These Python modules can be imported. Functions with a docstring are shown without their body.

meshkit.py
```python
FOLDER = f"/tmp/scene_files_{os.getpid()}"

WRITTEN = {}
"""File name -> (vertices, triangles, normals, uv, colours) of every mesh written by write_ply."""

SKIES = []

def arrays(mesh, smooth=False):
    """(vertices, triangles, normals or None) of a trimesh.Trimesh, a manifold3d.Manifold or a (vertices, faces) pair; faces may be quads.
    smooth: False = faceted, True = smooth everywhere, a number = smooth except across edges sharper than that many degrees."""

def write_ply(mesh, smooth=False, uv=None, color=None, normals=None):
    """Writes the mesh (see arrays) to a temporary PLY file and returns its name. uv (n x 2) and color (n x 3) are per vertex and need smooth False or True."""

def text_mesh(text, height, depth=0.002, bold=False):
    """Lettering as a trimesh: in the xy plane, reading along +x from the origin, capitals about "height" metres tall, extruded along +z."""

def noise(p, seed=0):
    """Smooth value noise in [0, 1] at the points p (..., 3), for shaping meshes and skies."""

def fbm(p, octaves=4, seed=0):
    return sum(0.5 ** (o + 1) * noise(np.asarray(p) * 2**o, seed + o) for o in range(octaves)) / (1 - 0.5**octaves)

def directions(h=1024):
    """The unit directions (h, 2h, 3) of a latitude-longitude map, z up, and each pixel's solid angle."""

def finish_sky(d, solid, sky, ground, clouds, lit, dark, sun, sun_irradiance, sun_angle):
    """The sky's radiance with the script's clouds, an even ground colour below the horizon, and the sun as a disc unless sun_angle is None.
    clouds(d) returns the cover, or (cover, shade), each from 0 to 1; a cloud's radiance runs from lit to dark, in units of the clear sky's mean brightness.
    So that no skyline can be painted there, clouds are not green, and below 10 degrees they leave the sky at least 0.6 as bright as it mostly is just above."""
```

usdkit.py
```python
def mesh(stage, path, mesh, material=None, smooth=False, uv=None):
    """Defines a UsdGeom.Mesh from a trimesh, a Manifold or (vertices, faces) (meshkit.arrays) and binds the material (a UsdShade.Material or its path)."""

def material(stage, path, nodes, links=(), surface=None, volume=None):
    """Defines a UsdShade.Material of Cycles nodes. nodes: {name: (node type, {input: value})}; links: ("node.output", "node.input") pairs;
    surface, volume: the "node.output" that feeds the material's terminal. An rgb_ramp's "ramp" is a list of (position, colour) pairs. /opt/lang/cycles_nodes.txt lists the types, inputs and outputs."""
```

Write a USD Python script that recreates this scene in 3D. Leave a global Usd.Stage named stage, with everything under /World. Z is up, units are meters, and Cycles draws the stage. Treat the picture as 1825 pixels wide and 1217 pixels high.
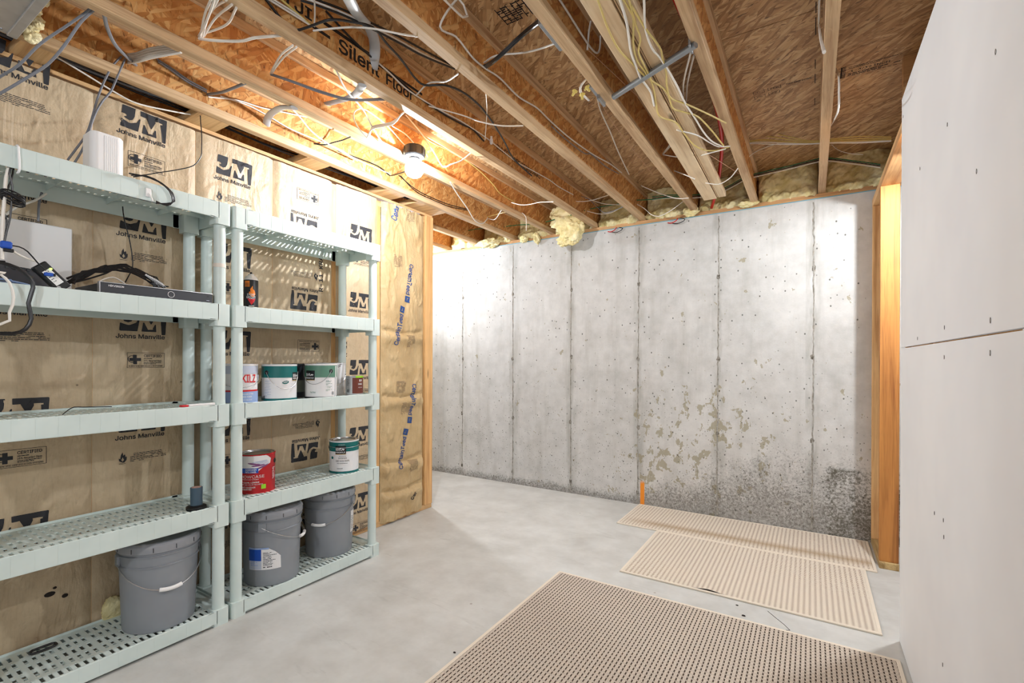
import math, random
import numpy as np, trimesh, manifold3d as m3, usdkit, meshkit
from shapely.geometry import Polygon, LineString, Point, box as sbox
from shapely.ops import unary_union
from shapely import affinity
from pxr import Usd, UsdGeom, UsdLux, UsdShade, Sdf, Gf
random.seed(7); RNG = np.random.default_rng(7)
stage = Usd.Stage.CreateInMemory()
UsdGeom.SetStageUpAxis(stage, 'Z'); UsdGeom.SetStageMetersPerUnit(stage, 1.0)
UsdGeom.Xform.Define(stage, '/World'); UsdGeom.Scope.Define(stage, '/World/Looks')

# ---------------------------------------------------------------- camera, light, exposure
FPX, YAW, ROLL, PPY, CAMH = 852.862, 32.0243, -0.2478, 643.053, 1.17706
cam = UsdGeom.Camera.Define(stage, '/World/camera')
cam.CreateHorizontalApertureAttr(36.0); cam.CreateVerticalApertureAttr(36.0 * 1217 / 1825)
cam.CreateFocalLengthAttr(36.0 * FPX / 1825)
cam.CreateVerticalApertureOffsetAttr((PPY - 608.5) / 1825 * 36.0)
cam.CreateClippingRangeAttr(Gf.Vec2f(0.05, 100))
cam.AddTranslateOp().Set(Gf.Vec3d(0, 0, CAMH))
cam.AddRotateZOp().Set(YAW); cam.AddRotateXOp().Set(90.0); cam.AddRotateZOp(opSuffix='roll').Set(-ROLL)
cam.CreateExposureAttr(0.52)

def dome(strength, color):
    d = UsdLux.DomeLight.Define(stage, '/World/room_light')
    d.CreateIntensityAttr(strength); d.CreateColorAttr(Gf.Vec3f(*color)); return d
dome(0.15, (0.88, 0.955, 1.03))
def lamp(name, pos, power, color, radius=0.045):
    l = UsdLux.SphereLight.Define(stage, '/World/' + name)
    l.CreateRadiusAttr(radius); l.CreateIntensityAttr(power); l.CreateColorAttr(Gf.Vec3f(*color)); l.CreateNormalizeAttr(True)
    l.AddTranslateOp().Set(Gf.Vec3d(*pos)); return l
BULB = (-1.93, 2.022, 2.262)
BULB_EMIT = 22.0
lamp('bulb_filament', (-1.93, 2.022, 2.262), 12.0, (.93, .975, 1.04), .013)
lamp('lamp_beyond_partition', (-3.35, 3.32, 2.2), 16.0, (0.90, 0.97, 1.05))      # bulb of the next room, behind the papered wall
lamp('lamp_beyond_drywall', (0.47, 2.79, 2.15), 19.0, (0.93, 0.98, 1.03), .022)        # bulb in the closet behind the drywall
lamp('lamp_behind_camera', (-0.62, -1.0, 2.05), 13.0, (0.90, 0.97, 1.05))       # ceiling bulb of the stair hall
# ---------------------------------------------------------------- helpers
used = {}
def path_in(parent, name):
    k = (parent, name); n = used.get(k, 0); used[k] = n + 1
    return f'{parent}/{name}' if n == 0 else f'{parent}/{name}_{n:03d}'
def tag(p, label=None, cat=None, group=None, kind=None):
    for k, v in (('label', label), ('category', cat), ('group', group), ('kind', kind)):
        if v: p.SetCustomDataByKey(k, v)
    return p
def thing(name, label=None, cat=None, loc=(0, 0, 0), rz=0.0, group=None, kind=None):
    x = UsdGeom.Xform.Define(stage, path_in('/World', name))
    x.AddTranslateOp().Set(Gf.Vec3d(*map(float, loc)))
    if rz: x.AddRotateZOp().Set(float(rz))
    p = x.GetPrim(); tag(p, label, cat, group, kind); return p
def put(parent, name, mesh, mat, smooth=False, label=None, kind=None):
    """a part (mesh in the parent's own coordinates)"""
    pp = str(parent.GetPath()); pt = path_in(pp, name)
    m = usdkit.mesh(stage, pt, mesh, mat, smooth)
    p = m.GetPrim(); tag(p, label, kind=kind); return p
def single(name, mesh, mat, label, cat, smooth=False, group=None, kind=None):
    """a thing of one mesh given in world coordinates"""
    v, f, n = meshkit.arrays(mesh)
    lo, hi = v.min(0), v.max(0); o = np.array([(lo[0] + hi[0]) / 2, (lo[1] + hi[1]) / 2, lo[2]])
    pt = path_in('/World', name)
    m = usdkit.mesh(stage, pt, (v - o, f), mat, smooth)
    m.AddTranslateOp().Set(Gf.Vec3d(*map(float, o)))
    return tag(m.GetPrim(), label, cat, group, kind)
def dup(src, name, label, loc, rz=0.0, group=None):
    x = UsdGeom.Xform.Define(stage, path_in('/World', name))
    p = x.GetPrim(); p.GetReferences().AddInternalReference(src.GetPath()); p.SetInstanceable(True)
    x.ClearXformOpOrder(); 
    x.AddTranslateOp().Set(Gf.Vec3d(*map(float, loc)))
    if rz: x.AddRotateZOp().Set(float(rz))
    return tag(p, label, src.GetCustomDataByKey('category'), group)

def box(x0, x1, y0, y1, z0, z1):
    b = trimesh.creation.box([x1 - x0, y1 - y0, z1 - z0]); b.apply_translation([(x0 + x1) / 2, (y0 + y1) / 2, (z0 + z1) / 2]); return b
def rbox(x0, x1, y0, y1, z0, z1, r=0.003):
    a = np.array([[x, y, z] for x in (x0 + r, x1 - r) for y in (y0 + r, y1 - r) for z in (z0 + r, z1 - r)])
    s = np.array([[1, 0, 0], [0, 1, 0], [0, 0, 1]]) * r
    pts = np.vstack([a + q for q in np.vstack([s, -s])])
    return trimesh.convex.convex_hull(pts)
def cat(*ms): return trimesh.util.concatenate([m for m in ms])
def lathe(prof, n=40, c=(0, 0, 0)):
    m = trimesh.creation.revolve(np.array(prof, float), sections=n); m.apply_translation(c); return m
def extr(poly, h, eng='earcut'):
    gs = getattr(poly, 'geoms', [poly])
    return cat(*[trimesh.creation.extrude_polygon(g, h, engine=eng) for g in gs if g.area > 1e-9])
def spline(pts, step=0.02):
    p = np.array(pts, float)
    if len(p) < 3:
        n = max(2, int(np.linalg.norm(p[1] - p[0]) / step)); t = np.linspace(0, 1, n)[:, None]; return p[0] * (1 - t) + p[1] * t
    q = np.vstack([2 * p[0] - p[1], p, 2 * p[-1] - p[-2]]); out = []
    for i in range(1, len(q) - 2):
        a, b, c, d = q[i - 1:i + 3]; n = max(2, int(np.linalg.norm(c - b) / step)); t = np.linspace(0, 1, n, endpoint=False)[:, None]
        out.append(0.5 * ((2 * b) + (c - a) * t + (2 * a - 5 * b + 4 * c - d) * t ** 2 + (3 * b - a - 3 * c + d) * t ** 3))
    return np.vstack(out + [p[-1:]])
def tube(pts, r, sides=8, step=0.02, smooth=True, rz=None):
    p = spline(pts, step) if smooth else np.array(pts, float)
    t = np.gradient(p, axis=0); t /= np.linalg.norm(t, axis=1, keepdims=True) + 1e-12
    a = np.cross(t[0], [0, 0, 1.0] if abs(t[0][2]) < .9 else [1.0, 0, 0]); A = []
    for k in range(len(p)):
        a = a - t[k] * (a @ t[k]); a /= np.linalg.norm(a) + 1e-12; A.append(a)
    A = np.array(A); B = np.cross(t, A); ang = np.arange(sides) * 2 * np.pi / sides
    rr = np.broadcast_to(r, (len(p),)); rb = rr if rz is None else np.broadcast_to(rz, (len(p),))
    v = p[:, None] + (np.cos(ang)[None, :, None] * A[:, None] * rr[:, None, None] + np.sin(ang)[None, :, None] * B[:, None] * rb[:, None, None])
    n = len(p); i, j = np.meshgrid(np.arange(n - 1), np.arange(sides), indexing='ij')
    f = np.stack([i * sides + j, i * sides + (j + 1) % sides, (i + 1) * sides + (j + 1) % sides, (i + 1) * sides + j], -1).reshape(-1, 4)
    F = np.vstack([f[:, [0, 1, 2]], f[:, [0, 2, 3]]])
    caps = [[0, k + 1, k] for k in range(1, sides - 1)] + [[(n - 1) * sides, (n - 1) * sides + k, (n - 1) * sides + k + 1] for k in range(1, sides - 1)]
    return trimesh.Trimesh(v.reshape(-1, 3), np.vstack([F, caps]), process=False)
def grid(fn, us, vs):
    """surface fn(U,V)->(...,3) as a trimesh, facing du x dv"""
    U, V = np.meshgrid(us, vs, indexing='ij'); P = fn(U, V).reshape(-1, 3); n, m = len(us), len(vs)
    i, j = np.meshgrid(np.arange(n - 1), np.arange(m - 1), indexing='ij'); a = (i * m + j).ravel()
    f = np.stack([a, a + m, a + m + 1, a + 1], -1)
    return trimesh.Trimesh(P, np.vstack([f[:, [0, 1, 2]], f[:, [0, 2, 3]]]), process=False)
# flat print: 2D shapes laid on a surface
_txt = {}
def text2(s, h, bold=False):
    k = (s, bold)
    if k not in _txt:
        m = meshkit.text_mesh(s, 1.0, 0.01, bold); top = m.triangles_center[:, 2] > 0.0099
        f = m.faces[top]; u, inv = np.unique(f, return_inverse=True)
        _txt[k] = (m.vertices[u][:, :2], inv.reshape(-1, 3))
    v, f = _txt[k]; return v * h, f
def poly2(p):
    vs, fs, n = [], [], 0
    for g in getattr(p, 'geoms', [p]):
        if g.area < 1e-9: continue
        v, f = trimesh.creation.triangulate_polygon(g, engine='earcut'); vs.append(v[:, :2]); fs.append(f + n); n += len(v)
    return np.vstack(vs), np.vstack(fs)
def place2(vf, x=0, y=0, rot=0, sx=1, sy=1, shear=0):
    v, f = vf; v = v * [sx, sy]; v = v + np.stack([v[:, 1] * shear, 0 * v[:, 1]], 1); c, s = math.cos(rot), math.sin(rot)
    v = v @ np.array([[c, s], [-s, c]]) + [x, y]
    return v, (f[:, ::-1] if sx * sy < 0 else f)
def fit_text(s, x, y, w, h, bold=False, rot=0):
    """text of capital height h squeezed to width w, starting at x, y"""
    v, f = text2(s, h, bold); k = w / (v[:, 0].max() - v[:, 0].min()); return place2((v - [v[:, 0].min(), 0], f), x, y, rot, k, 1)
def centre_text(s, x, y, w, h, bold=False): return fit_text(s, x - w / 2, y, w, h, bold)
def join2(items):
    vs, fs, n = [], [], 0
    for v, f in items: vs.append(v); fs.append(f + n); n += len(v)
    return np.vstack(vs), np.vstack(fs)
def decal(items, fn, edge=None):
    v, f = join2(items); v = np.hstack([v, np.zeros((len(v), 1))])
    if edge: v, f = trimesh.remesh.subdivide_to_size(v, f, edge, max_iter=12)
    return trimesh.Trimesh(fn(v[:, :2]), f, process=False)
def rect2(x0, x1, y0, y1): return poly2(sbox(x0, y0, x1, y1))
def bars2(x, y, w, rows, pitch, h, seed=0, fill=.9):
    """unreadable small print: rows of short dashes"""
    r = random.Random(seed); out = []
    for k in range(rows):
        u = 0; end = w * (1 if k < rows - 1 else r.uniform(.4, .8))
        while u < end:
            d = r.uniform(.05, .16) * w; 
            if r.random() < fill: out.append(rect2(x + u, x + min(u + d, end), y - k * pitch, y - k * pitch + h))
            u += d + .014 * w
    return join2(out)

# ---------------------------------------------------------------- materials
class Ref(str): pass
class Node:
    def __init__(s, n): s.__dict__['n'] = n
    def __getattr__(s, a): return Ref(f'{s.n}.{a}')
class G:
    def __init__(s): s.nodes, s.links = {}, []
    def __call__(s, kind, **kw):
        n = f'n{len(s.nodes)}'; s.nodes[n] = (kind, {k: v for k, v in kw.items() if not isinstance(v, Ref)})
        s.links += [(v, f'{n}.{k}') for k, v in kw.items() if isinstance(v, Ref)]
        return Node(n)
    def math(s, op, a, b=0.0, c=0.0, clamp=False): return s('math', math_type=op, value1=a, value2=b, value3=c, use_clamp=clamp).value
    def mix(s, fac, a, b, mode='mix'): return s('mix', mix_type=mode, fac=fac, color1=a, color2=b).color
    def ramp(s, fac, stops): return s('rgb_ramp', ramp=[(p, c if np.ndim(c) else (c, c, c)) for p, c in stops], fac=fac).color
    def sep(s, v): return s('separate_xyz', vector=v)
    def map(s, v, scale=(1, 1, 1), rot=(0, 0, 0), loc=(0, 0, 0)): return s('mapping', vector=v, scale=scale, rotation=rot, location=loc).vector
    def noise(s, v, scale, detail=3, rough=.55, dist=0): return s('noise_texture', vector=v, scale=scale, detail=detail, roughness=rough, distortion=dist)
    def obj(s): return s('texture_coordinate').object
    def thr(s, x, a, b): return s('map_range', value=x, from_min=a, from_max=b, to_min=0.0, to_max=1.0, clamp=True).result
def mat(name, fn):
    g = G(); out = fn(g)
    return usdkit.material(stage, '/World/Looks/' + name, g.nodes, g.links, surface=out)
def pbr(g, color, rough=.6, bump=None, bs=.3, bd=.002, **kw):
    if bump is not None: kw['normal'] = g('bump', height=bump, strength=bs, distance=bd).normal
    return g('principled_bsdf', base_color=color, roughness=rough, **kw).BSDF
def plain(name, c, rough=.5, **kw):
    return mat(name, lambda g: pbr(g, c, rough, **kw))
def srgb(r, g, b): return tuple(((x / 255) / 12.92 if x / 255 <= .04045 else ((x / 255 + .055) / 1.055) ** 2.4) for x in (r, g, b))

def wood(name, base, dark, axis='y', knots=True, rough=.65, scl=1.0):
    s = {'x': (1.2, 30, 30), 'y': (30, 1.2, 30), 'z': (30, 30, 1.2)}[axis]
    k = {'x': (2.2, 9, 9), 'y': (9, 2.2, 9), 'z': (9, 9, 2.2)}[axis]
    def f(g):
        o = g('vector_math', math_type='add', vector1=g.obj(), vector2=g('object_info').location).vector
        n1 = g.noise(g.map(o, tuple(x * scl for x in s)), 1.0, 4, .6, .4).fac
        n2 = g.noise(g.map(o, tuple(x * 5 * scl for x in s)), 1.0, 2, .6).fac
        n3 = g.noise(o, 3.0, 3).fac
        c = g.ramp(n1, [(.3, dark), (.52, base), (.75, tuple(min(1, x * 1.12) for x in base))])
        c = g.mix(g.thr(n2, .55, .75), c, g.mix(1.0, c, (.78, .72, .66), 'multiply'))
        c = g.mix(g.thr(n3, .45, .7), c, g.mix(1.0, c, (.88, .84, .8), 'multiply'))
        if knots:
            v = g('voronoi_texture', vector=g.map(o, k), scale=1.0, randomness=1.0)
            kn = g.math('multiply', g.thr(v.distance, .13, .05), g.thr(g('separate_color', color=v.color).r, .72, .74))
            c = g.mix(kn, c, tuple(x * .35 for x in dark))
        return pbr(g, c, rough, n2, .15, .002)
    return mat(name, f)

def osb(name, pal, plane='xy', along=0.0, tint=1.0, edge=.32, spread=.5):
    """flakes of random tone, laid in layers"""
    def f(g):
        o = g('vector_math', math_type='add', vector1=g.obj(), vector2=g('object_info').location).vector
        if plane == 'yz':
            q = g.sep(o); o = g('combine_xyz', x=q.y, y=q.z, z=q.x).vector
        col = None
        w = g.noise(o, 14, 2).color; ow = g('vector_math', math_type='multiply_add', vector1=w, vector2=(.012, .012, .012), vector3=o).vector
        for k, (ang, sx, sy) in enumerate(((along + .1, 9, 66), (along - spread, 11, 84), (along + spread, 10, 74), (along + 2.2 * spread, 13, 70))):
            mp = g('vector_rotate', rotate_type='z_axis', vector=ow, angle=ang).vector
            v = g('voronoi_texture', vector=g.map(mp, (sx, sy, 40), loc=(k * 3.3, k * 1.7, k * .37)), scale=1.0, randomness=1.0)
            cc = g('separate_color', color=v.color)
            streak = g.noise(g.map(mp, (sx * 1.2, sy * 7, 10)), 1.0, 2, .6).fac
            layer = g.ramp(g.math('multiply_add', streak, .35, g.math('multiply', cc.r, .68)), [(i / (len(pal) - 1), p) for i, p in enumerate(pal)])
            ed = g.thr(v.distance, .5, .9); layer = g.mix(g.math('multiply', ed, edge), layer, tuple(x * .45 for x in pal[0]))
            col = layer if col is None else g.mix(g.thr(cc.g, .50, .54), col, layer)
        dk = g.noise(g.map(g('vector_rotate', rotate_type='z_axis', vector=ow, angle=along + .2).vector, (22, 80, 30)), 1.0, 2, .7).fac
        col = g.mix(g.math('multiply', g.thr(dk, .63, .72), .75), col, tuple(x * .3 for x in pal[0]))
        if tint != 1.0: col = g.mix(1.0, col, (tint, tint, tint), 'multiply')
        return pbr(g, col, .62, dk, .25, .002)
    return mat(name, f)

M = {}
M['lumber'] = wood('lumber', srgb(214, 172, 120), srgb(178, 128, 78), 'y')
M['flange'] = wood('flange', srgb(206, 174, 134), srgb(166, 128, 90), 'y', knots=False)
M['pale'] = wood('pale_lumber', srgb(232, 208, 172), srgb(214, 182, 140), 'y', scl=.6)
M['stud'] = wood('stud_lumber', srgb(226, 180, 122), srgb(196, 140, 84), 'z')
M['fir'] = wood('fir_stud', srgb(190, 128, 62), srgb(146, 88, 34), 'z')
M['block'] = wood('block_lumber', srgb(216, 178, 128), srgb(182, 136, 88), 'x')
M['subfloor'] = osb('subfloor_osb', [srgb(98, 68, 40), srgb(156, 116, 74), srgb(182, 142, 96), srgb(200, 164, 118), srgb(218, 188, 144)], 'xy', .1, spread=.38)
M['web'] = osb('web_osb', [srgb(138, 82, 38), srgb(186, 122, 62), srgb(206, 146, 82), srgb(220, 168, 104), srgb(232, 194, 136)], 'yz', 1.15, spread=.6)
M['white_plastic'] = plain('white_plastic', srgb(236, 234, 232), .45)
M['ink'] = plain('black_print', srgb(42, 42, 46), .7)
M['ink_blue'] = plain('blue_print', srgb(38, 72, 130), .7)
M['ink_faint'] = plain('faint_print', srgb(150, 128, 100), .8)
M['ink_dark'] = plain('dark_stamp', srgb(34, 24, 18), .8)
CAB = {'white': plain('white_cable', srgb(226, 220, 210), .42), 'yellow': plain('yellow_cable', srgb(206, 182, 106), .45), 'gray': plain('grey_cable', srgb(120, 122, 128), .45),
       'black': plain('black_cable', srgb(26, 26, 28), .35), 'green': plain('green_cable', srgb(22, 104, 62), .45), 'tan': plain('tan_cord', srgb(200, 160, 130), .6), 'blue': plain('blue_grey_cable', srgb(110, 130, 165), .45)}
M['red'] = plain('red_pipe', srgb(198, 12, 14), .35)
M['steel'] = plain('galvanised_steel', srgb(150, 154, 158), .38, metallic=.75)
M['bright_steel'] = plain('bright_steel', srgb(200, 200, 202), .28, metallic=1.0)
M['zinc'] = mat('sheet_zinc', lambda g: pbr(g, g.ramp(g.noise(g.obj(), 9, 3).fac, [(.3, srgb(168, 170, 172)), (.7, srgb(196, 198, 200))]), .42, metallic=.55))
M['black'] = plain('black_plastic', srgb(24, 24, 26), .42)
M['dark'] = plain('charcoal_plastic', srgb(44, 46, 52), .45)
M['rubber'] = plain('grey_sleeve', srgb(176, 178, 180), .4)
def glassfibre(g):
    o = g.obj(); n = g.noise(o, 9, 5, .65, .6).fac; n2 = g.noise(o, 60, 3).fac
    c = g.ramp(n, [(.25, srgb(198, 178, 110)), (.5, srgb(226, 212, 160)), (.75, srgb(240, 232, 200))])
    return pbr(g, c, .95, g.math('add', n2, n), .5, .006)
M['fibre'] = mat('glass_wool', glassfibre)
M['foam'] = mat('spray_foam', lambda g: pbr(g, g.ramp(g.noise(g.obj(), 12, 2).fac, [(.3, srgb(236, 218, 160)), (.7, srgb(246, 236, 200))]), .5))
def paper(c0, c1, spots):
    def f(g):
        o = g.obj(); n = g.noise(o, 5, 4, .6).fac; fine = g.noise(g.map(o, (1, 90, 14)), 1.0, 3).fac
        c = g.ramp(n, [(.3, c0), (.7, c1)]); c = g.mix(g.math('multiply', g.thr(fine, .5, .8), .35), c, tuple(x * .72 for x in c0))
        if spots:
            v = g('voronoi_texture', vector=g.map(o, (1, 6, 6)), scale=1.0)
            c = g.mix(g.math('multiply', g.thr(v.distance, .035, .02), .7), c, (.06, .04, .025))
        return pbr(g, c, .5, g.math('add', g.math('multiply', g.noise(g.map(o, (1, 7, 2.5)), 1.0, 4, .6, .6).fac, 6.0), g.noise(o, 45, 3).fac), .5, .006)
    return f
M['kraft'] = mat('kraft_paper', paper(srgb(180, 157, 126), srgb(203, 182, 150), True))
M['kraft_yellow'] = mat('kraft_paper_yellow', paper(srgb(184, 154, 108), srgb(208, 182, 138), False))

def concrete_wall(g):
    p = g('geometry').position; q = g.sep(p)
    n1 = g.noise(p, 1.7, 5, .6).fac; n2 = g.noise(p, 9, 5, .65).fac; n3 = g.noise(p, 70, 3, .6).fac
    c = g.ramp(g.math('multiply_add', n2, .5, g.math('multiply', n1, .5)), [(.3, srgb(172, 170, 165)), (.5, srgb(193, 191, 187)), (.7, srgb(209, 207, 203))])
    # lime bloom, streaks
    st = g.noise(g.map(p, (9, 1, 1.1)), 1.0, 4, .6).fac
    c = g.mix(g.math('multiply', g.thr(st, .52, .72), .3), c, srgb(146, 142, 132))
    # form stripes either side of the joints: old seepage
    fx = g.math('fraction', g.math('multiply', g.math('add', q.x, 3.038 + 6.096 + .045), 1 / .6096))
    sm = g.math('multiply', g.thr(g.math('absolute', g.math('subtract', fx, .074)), .12, .03), g.thr(g.noise(g.map(p, (14, 1, 3)), 1.0, 4).fac, .42, .62))
    c = g.mix(g.math('multiply', sm, .42), c, srgb(128, 124, 112))
    # flaked skim coat: olive patches low down
    wx = g.math('multiply', g.thr(q.x, -1.55, -1.1), g.thr(q.x, .1, -.5)); wz = g.math('multiply', g.thr(q.z, 1.12, .75), g.thr(q.z, .04, .2))
    fl = g.noise(g.map(p, (1, 1, .8), (0, 0, 0), (3.3, 0, 1.7)), 15, 5, .62, .2).fac
    m = g.math('multiply', g.thr(g.math('multiply_add', g.math('multiply', wx, wz), .105, fl), .672, .682), 1.0)
    c = g.mix(g.math('multiply', m, .72), c, srgb(146, 136, 106))
    # mould and dirt along the foot, stronger to the right
    edge = g.math('multiply_add', g.thr(q.x, -1.3, -.3), .40, .07); mz = g.math('divide', q.z, edge)
    mo = g.noise(p, 60, 4, .7, .6).fac; mo2 = g.noise(p, 7, 4, .6).fac
    lev = g.math('subtract', g.math('multiply_add', mo2, .7, g.math('multiply', mo, 1.15)), g.math('multiply', mz, .62))
    c = g.mix(g.math('multiply', g.math('multiply', g.thr(lev, .26, .7), g.math('multiply_add', g.thr(mo, .40, .60), .55, .4)), .8), c, srgb(92, 87, 78))
    # damp block beside the stud
    dz = g.math('multiply', g.thr(q.z, .47, .45), g.thr(q.x, .07, .10)); c = g.mix(g.math('multiply', dz, g.thr(g.math('multiply_add', mo, .7, g.math('multiply', mo2, .5)), .52, .72)), c, srgb(92, 88, 76))
    # air holes
    holes = None
    for sc, lo, hi, off in ((26, .16, .09, 0), (55, .2, .1, 3.1), (13, .085, .05, 7.7)):
        v = g('voronoi_texture', vector=g.map(p, (1, 1, .8), loc=(off, off, off)), scale=float(sc)); rr = g('separate_color', color=v.color).r
        h = g.math('multiply', g.thr(v.distance, lo, hi), g.thr(g.math('add', rr, g.thr(q.z, 1.3, .2)), 1.1, 1.15) if sc == 55 else g.thr(rr, .62, .66))
        holes = h if holes is None else g.math('maximum', holes, h)
    c = g.mix(g.math('multiply', holes, .8), c, srgb(66, 62, 54))
    # orange marking paint
    ox = g.math('multiply', g.thr(g.math('absolute', g.math('add', q.x, 1.172)), .020, .014), g.thr(g.math('multiply_add', mo, .05, q.z), .225, .2))
    c = g.mix(ox, c, srgb(232, 140, 40))
    return pbr(g, c, .85, g.math('subtract', g.math('multiply', g.math('add', n3, n2), .5), holes), .45, .004)
M['concrete_wall'] = mat('concrete_wall', concrete_wall)
M['concrete_fin'] = mat('concrete_fin', lambda g: pbr(g, g.ramp(g.noise(g.obj(), 30, 4).fac, [(.3, srgb(112, 106, 94)), (.6, srgb(164, 160, 152))]), .9))
M['tie'] = mat('tie_stub', lambda g: pbr(g, g.ramp(g.noise(g.obj(), 60, 3).fac, [(.3, srgb(70, 62, 52)), (.6, srgb(140, 134, 124))]), .9))
def concrete_floor(g):
    p = g('geometry').position; n1 = g.noise(p, 1.1, 5, .6, .4).fac; n2 = g.noise(p, 6, 5, .65).fac; n3 = g.noise(p, 90, 2).fac
    c = g.ramp(g.math('multiply_add', n2, .45, g.math('multiply', n1, .55)), [(.32, srgb(176, 174, 168)), (.5, srgb(198, 197, 192)), (.68, srgb(216, 216, 212))])
    v = g('voronoi_texture', vector=p, scale=5.0); c = g.mix(g.math('multiply', g.thr(v.distance, .045, .02), .6), c, srgb(110, 92, 70))
    sc = g.noise(g.map(p, (3, 14, 1), (0, 0, .5)), 1.0, 5, .7, 1.0).fac; c = g.mix(g.math('multiply', g.thr(sc, .6, .75), .3), c, srgb(140, 138, 130))
    return pbr(g, c, g.ramp(n2, [(.3, .42), (.7, .62)]), g.math('add', n3, n2), .12, .002)
M['floor'] = mat('concrete_floor', concrete_floor)
def sage(g):
    n = g.noise(g.obj(), 7, 3).fac
    return pbr(g, g.ramp(n, [(.35, srgb(204, 217, 212)), (.65, srgb(213, 225, 220))]), .42)
M['sage'] = mat('sage_plastic', sage)
M['drywall'] = mat('drywall', lambda g: pbr(g, g.ramp(g.noise(g.obj(), 2.2, 3).fac, [(.35, srgb(228, 228, 229)), (.65, srgb(235, 235, 235))]), .8, g.noise(g.obj(), 160, 2).fac, .08, .001))
M['gypsum'] = plain('gypsum_core', srgb(206, 196, 180), .9)
M['bucket'] = mat('grey_bucket', lambda g: pbr(g, g.ramp(g.noise(g.obj(), 5, 3).fac, [(.3, srgb(134, 138, 144)), (.7, srgb(144, 148, 153))]), .42))
M['bucket_lid'] = plain('grey_lid', srgb(146, 148, 153), .4)
M['teal'] = plain('teal_label', srgb(0, 104, 102), .4)
M['green_label'] = plain('sage_label', srgb(88, 132, 112), .4)
M['label'] = plain('white_label', srgb(232, 230, 230), .45)
M['redlabel'] = mat('red_label', lambda g: pbr(g, srgb(186, 20, 28), .35))
M['gold'] = plain('gold_print', srgb(176, 146, 80), .4)
M['sky'] = plain('pale_blue_label', srgb(150, 172, 214), .4)
M['bluelabel'] = plain('blue_label', srgb(28, 78, 176), .4)
M['greypaint'] = plain('grey_blue_label', srgb(190, 196, 212), .45)
M['redink'] = plain('red_print', srgb(206, 24, 34), .45)
M['orange'] = plain('orange_print', srgb(240, 132, 34), .4)
M['brown'] = plain('brown_label', srgb(106, 46, 30), .4)
M['lime'] = plain('lime_print', srgb(150, 210, 40), .45)
M['tape'] = plain('masking_tape', srgb(226, 218, 206), .6)
M['nut'] = plain('yellow_wire_nut', srgb(226, 202, 112), .45)
M['pvc'] = plain('slate_pvc', srgb(66, 88, 104), .35)
M['pvcin'] = plain('pink_pvc_rim', srgb(196, 160, 146), .5)
M['bulb'] = mat('lit_bulb', lambda g: g('add_closure', closure1=g('transparent_bsdf', color=(1, 1, 1)).BSDF, closure2=g('emission', color=(.95, .98, 1.02), strength=BULB_EMIT).emission).closure)
M['led'] = mat('green_led', lambda g: g('emission', color=(.55, 1.0, .1), strength=3.0).emission)
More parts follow.
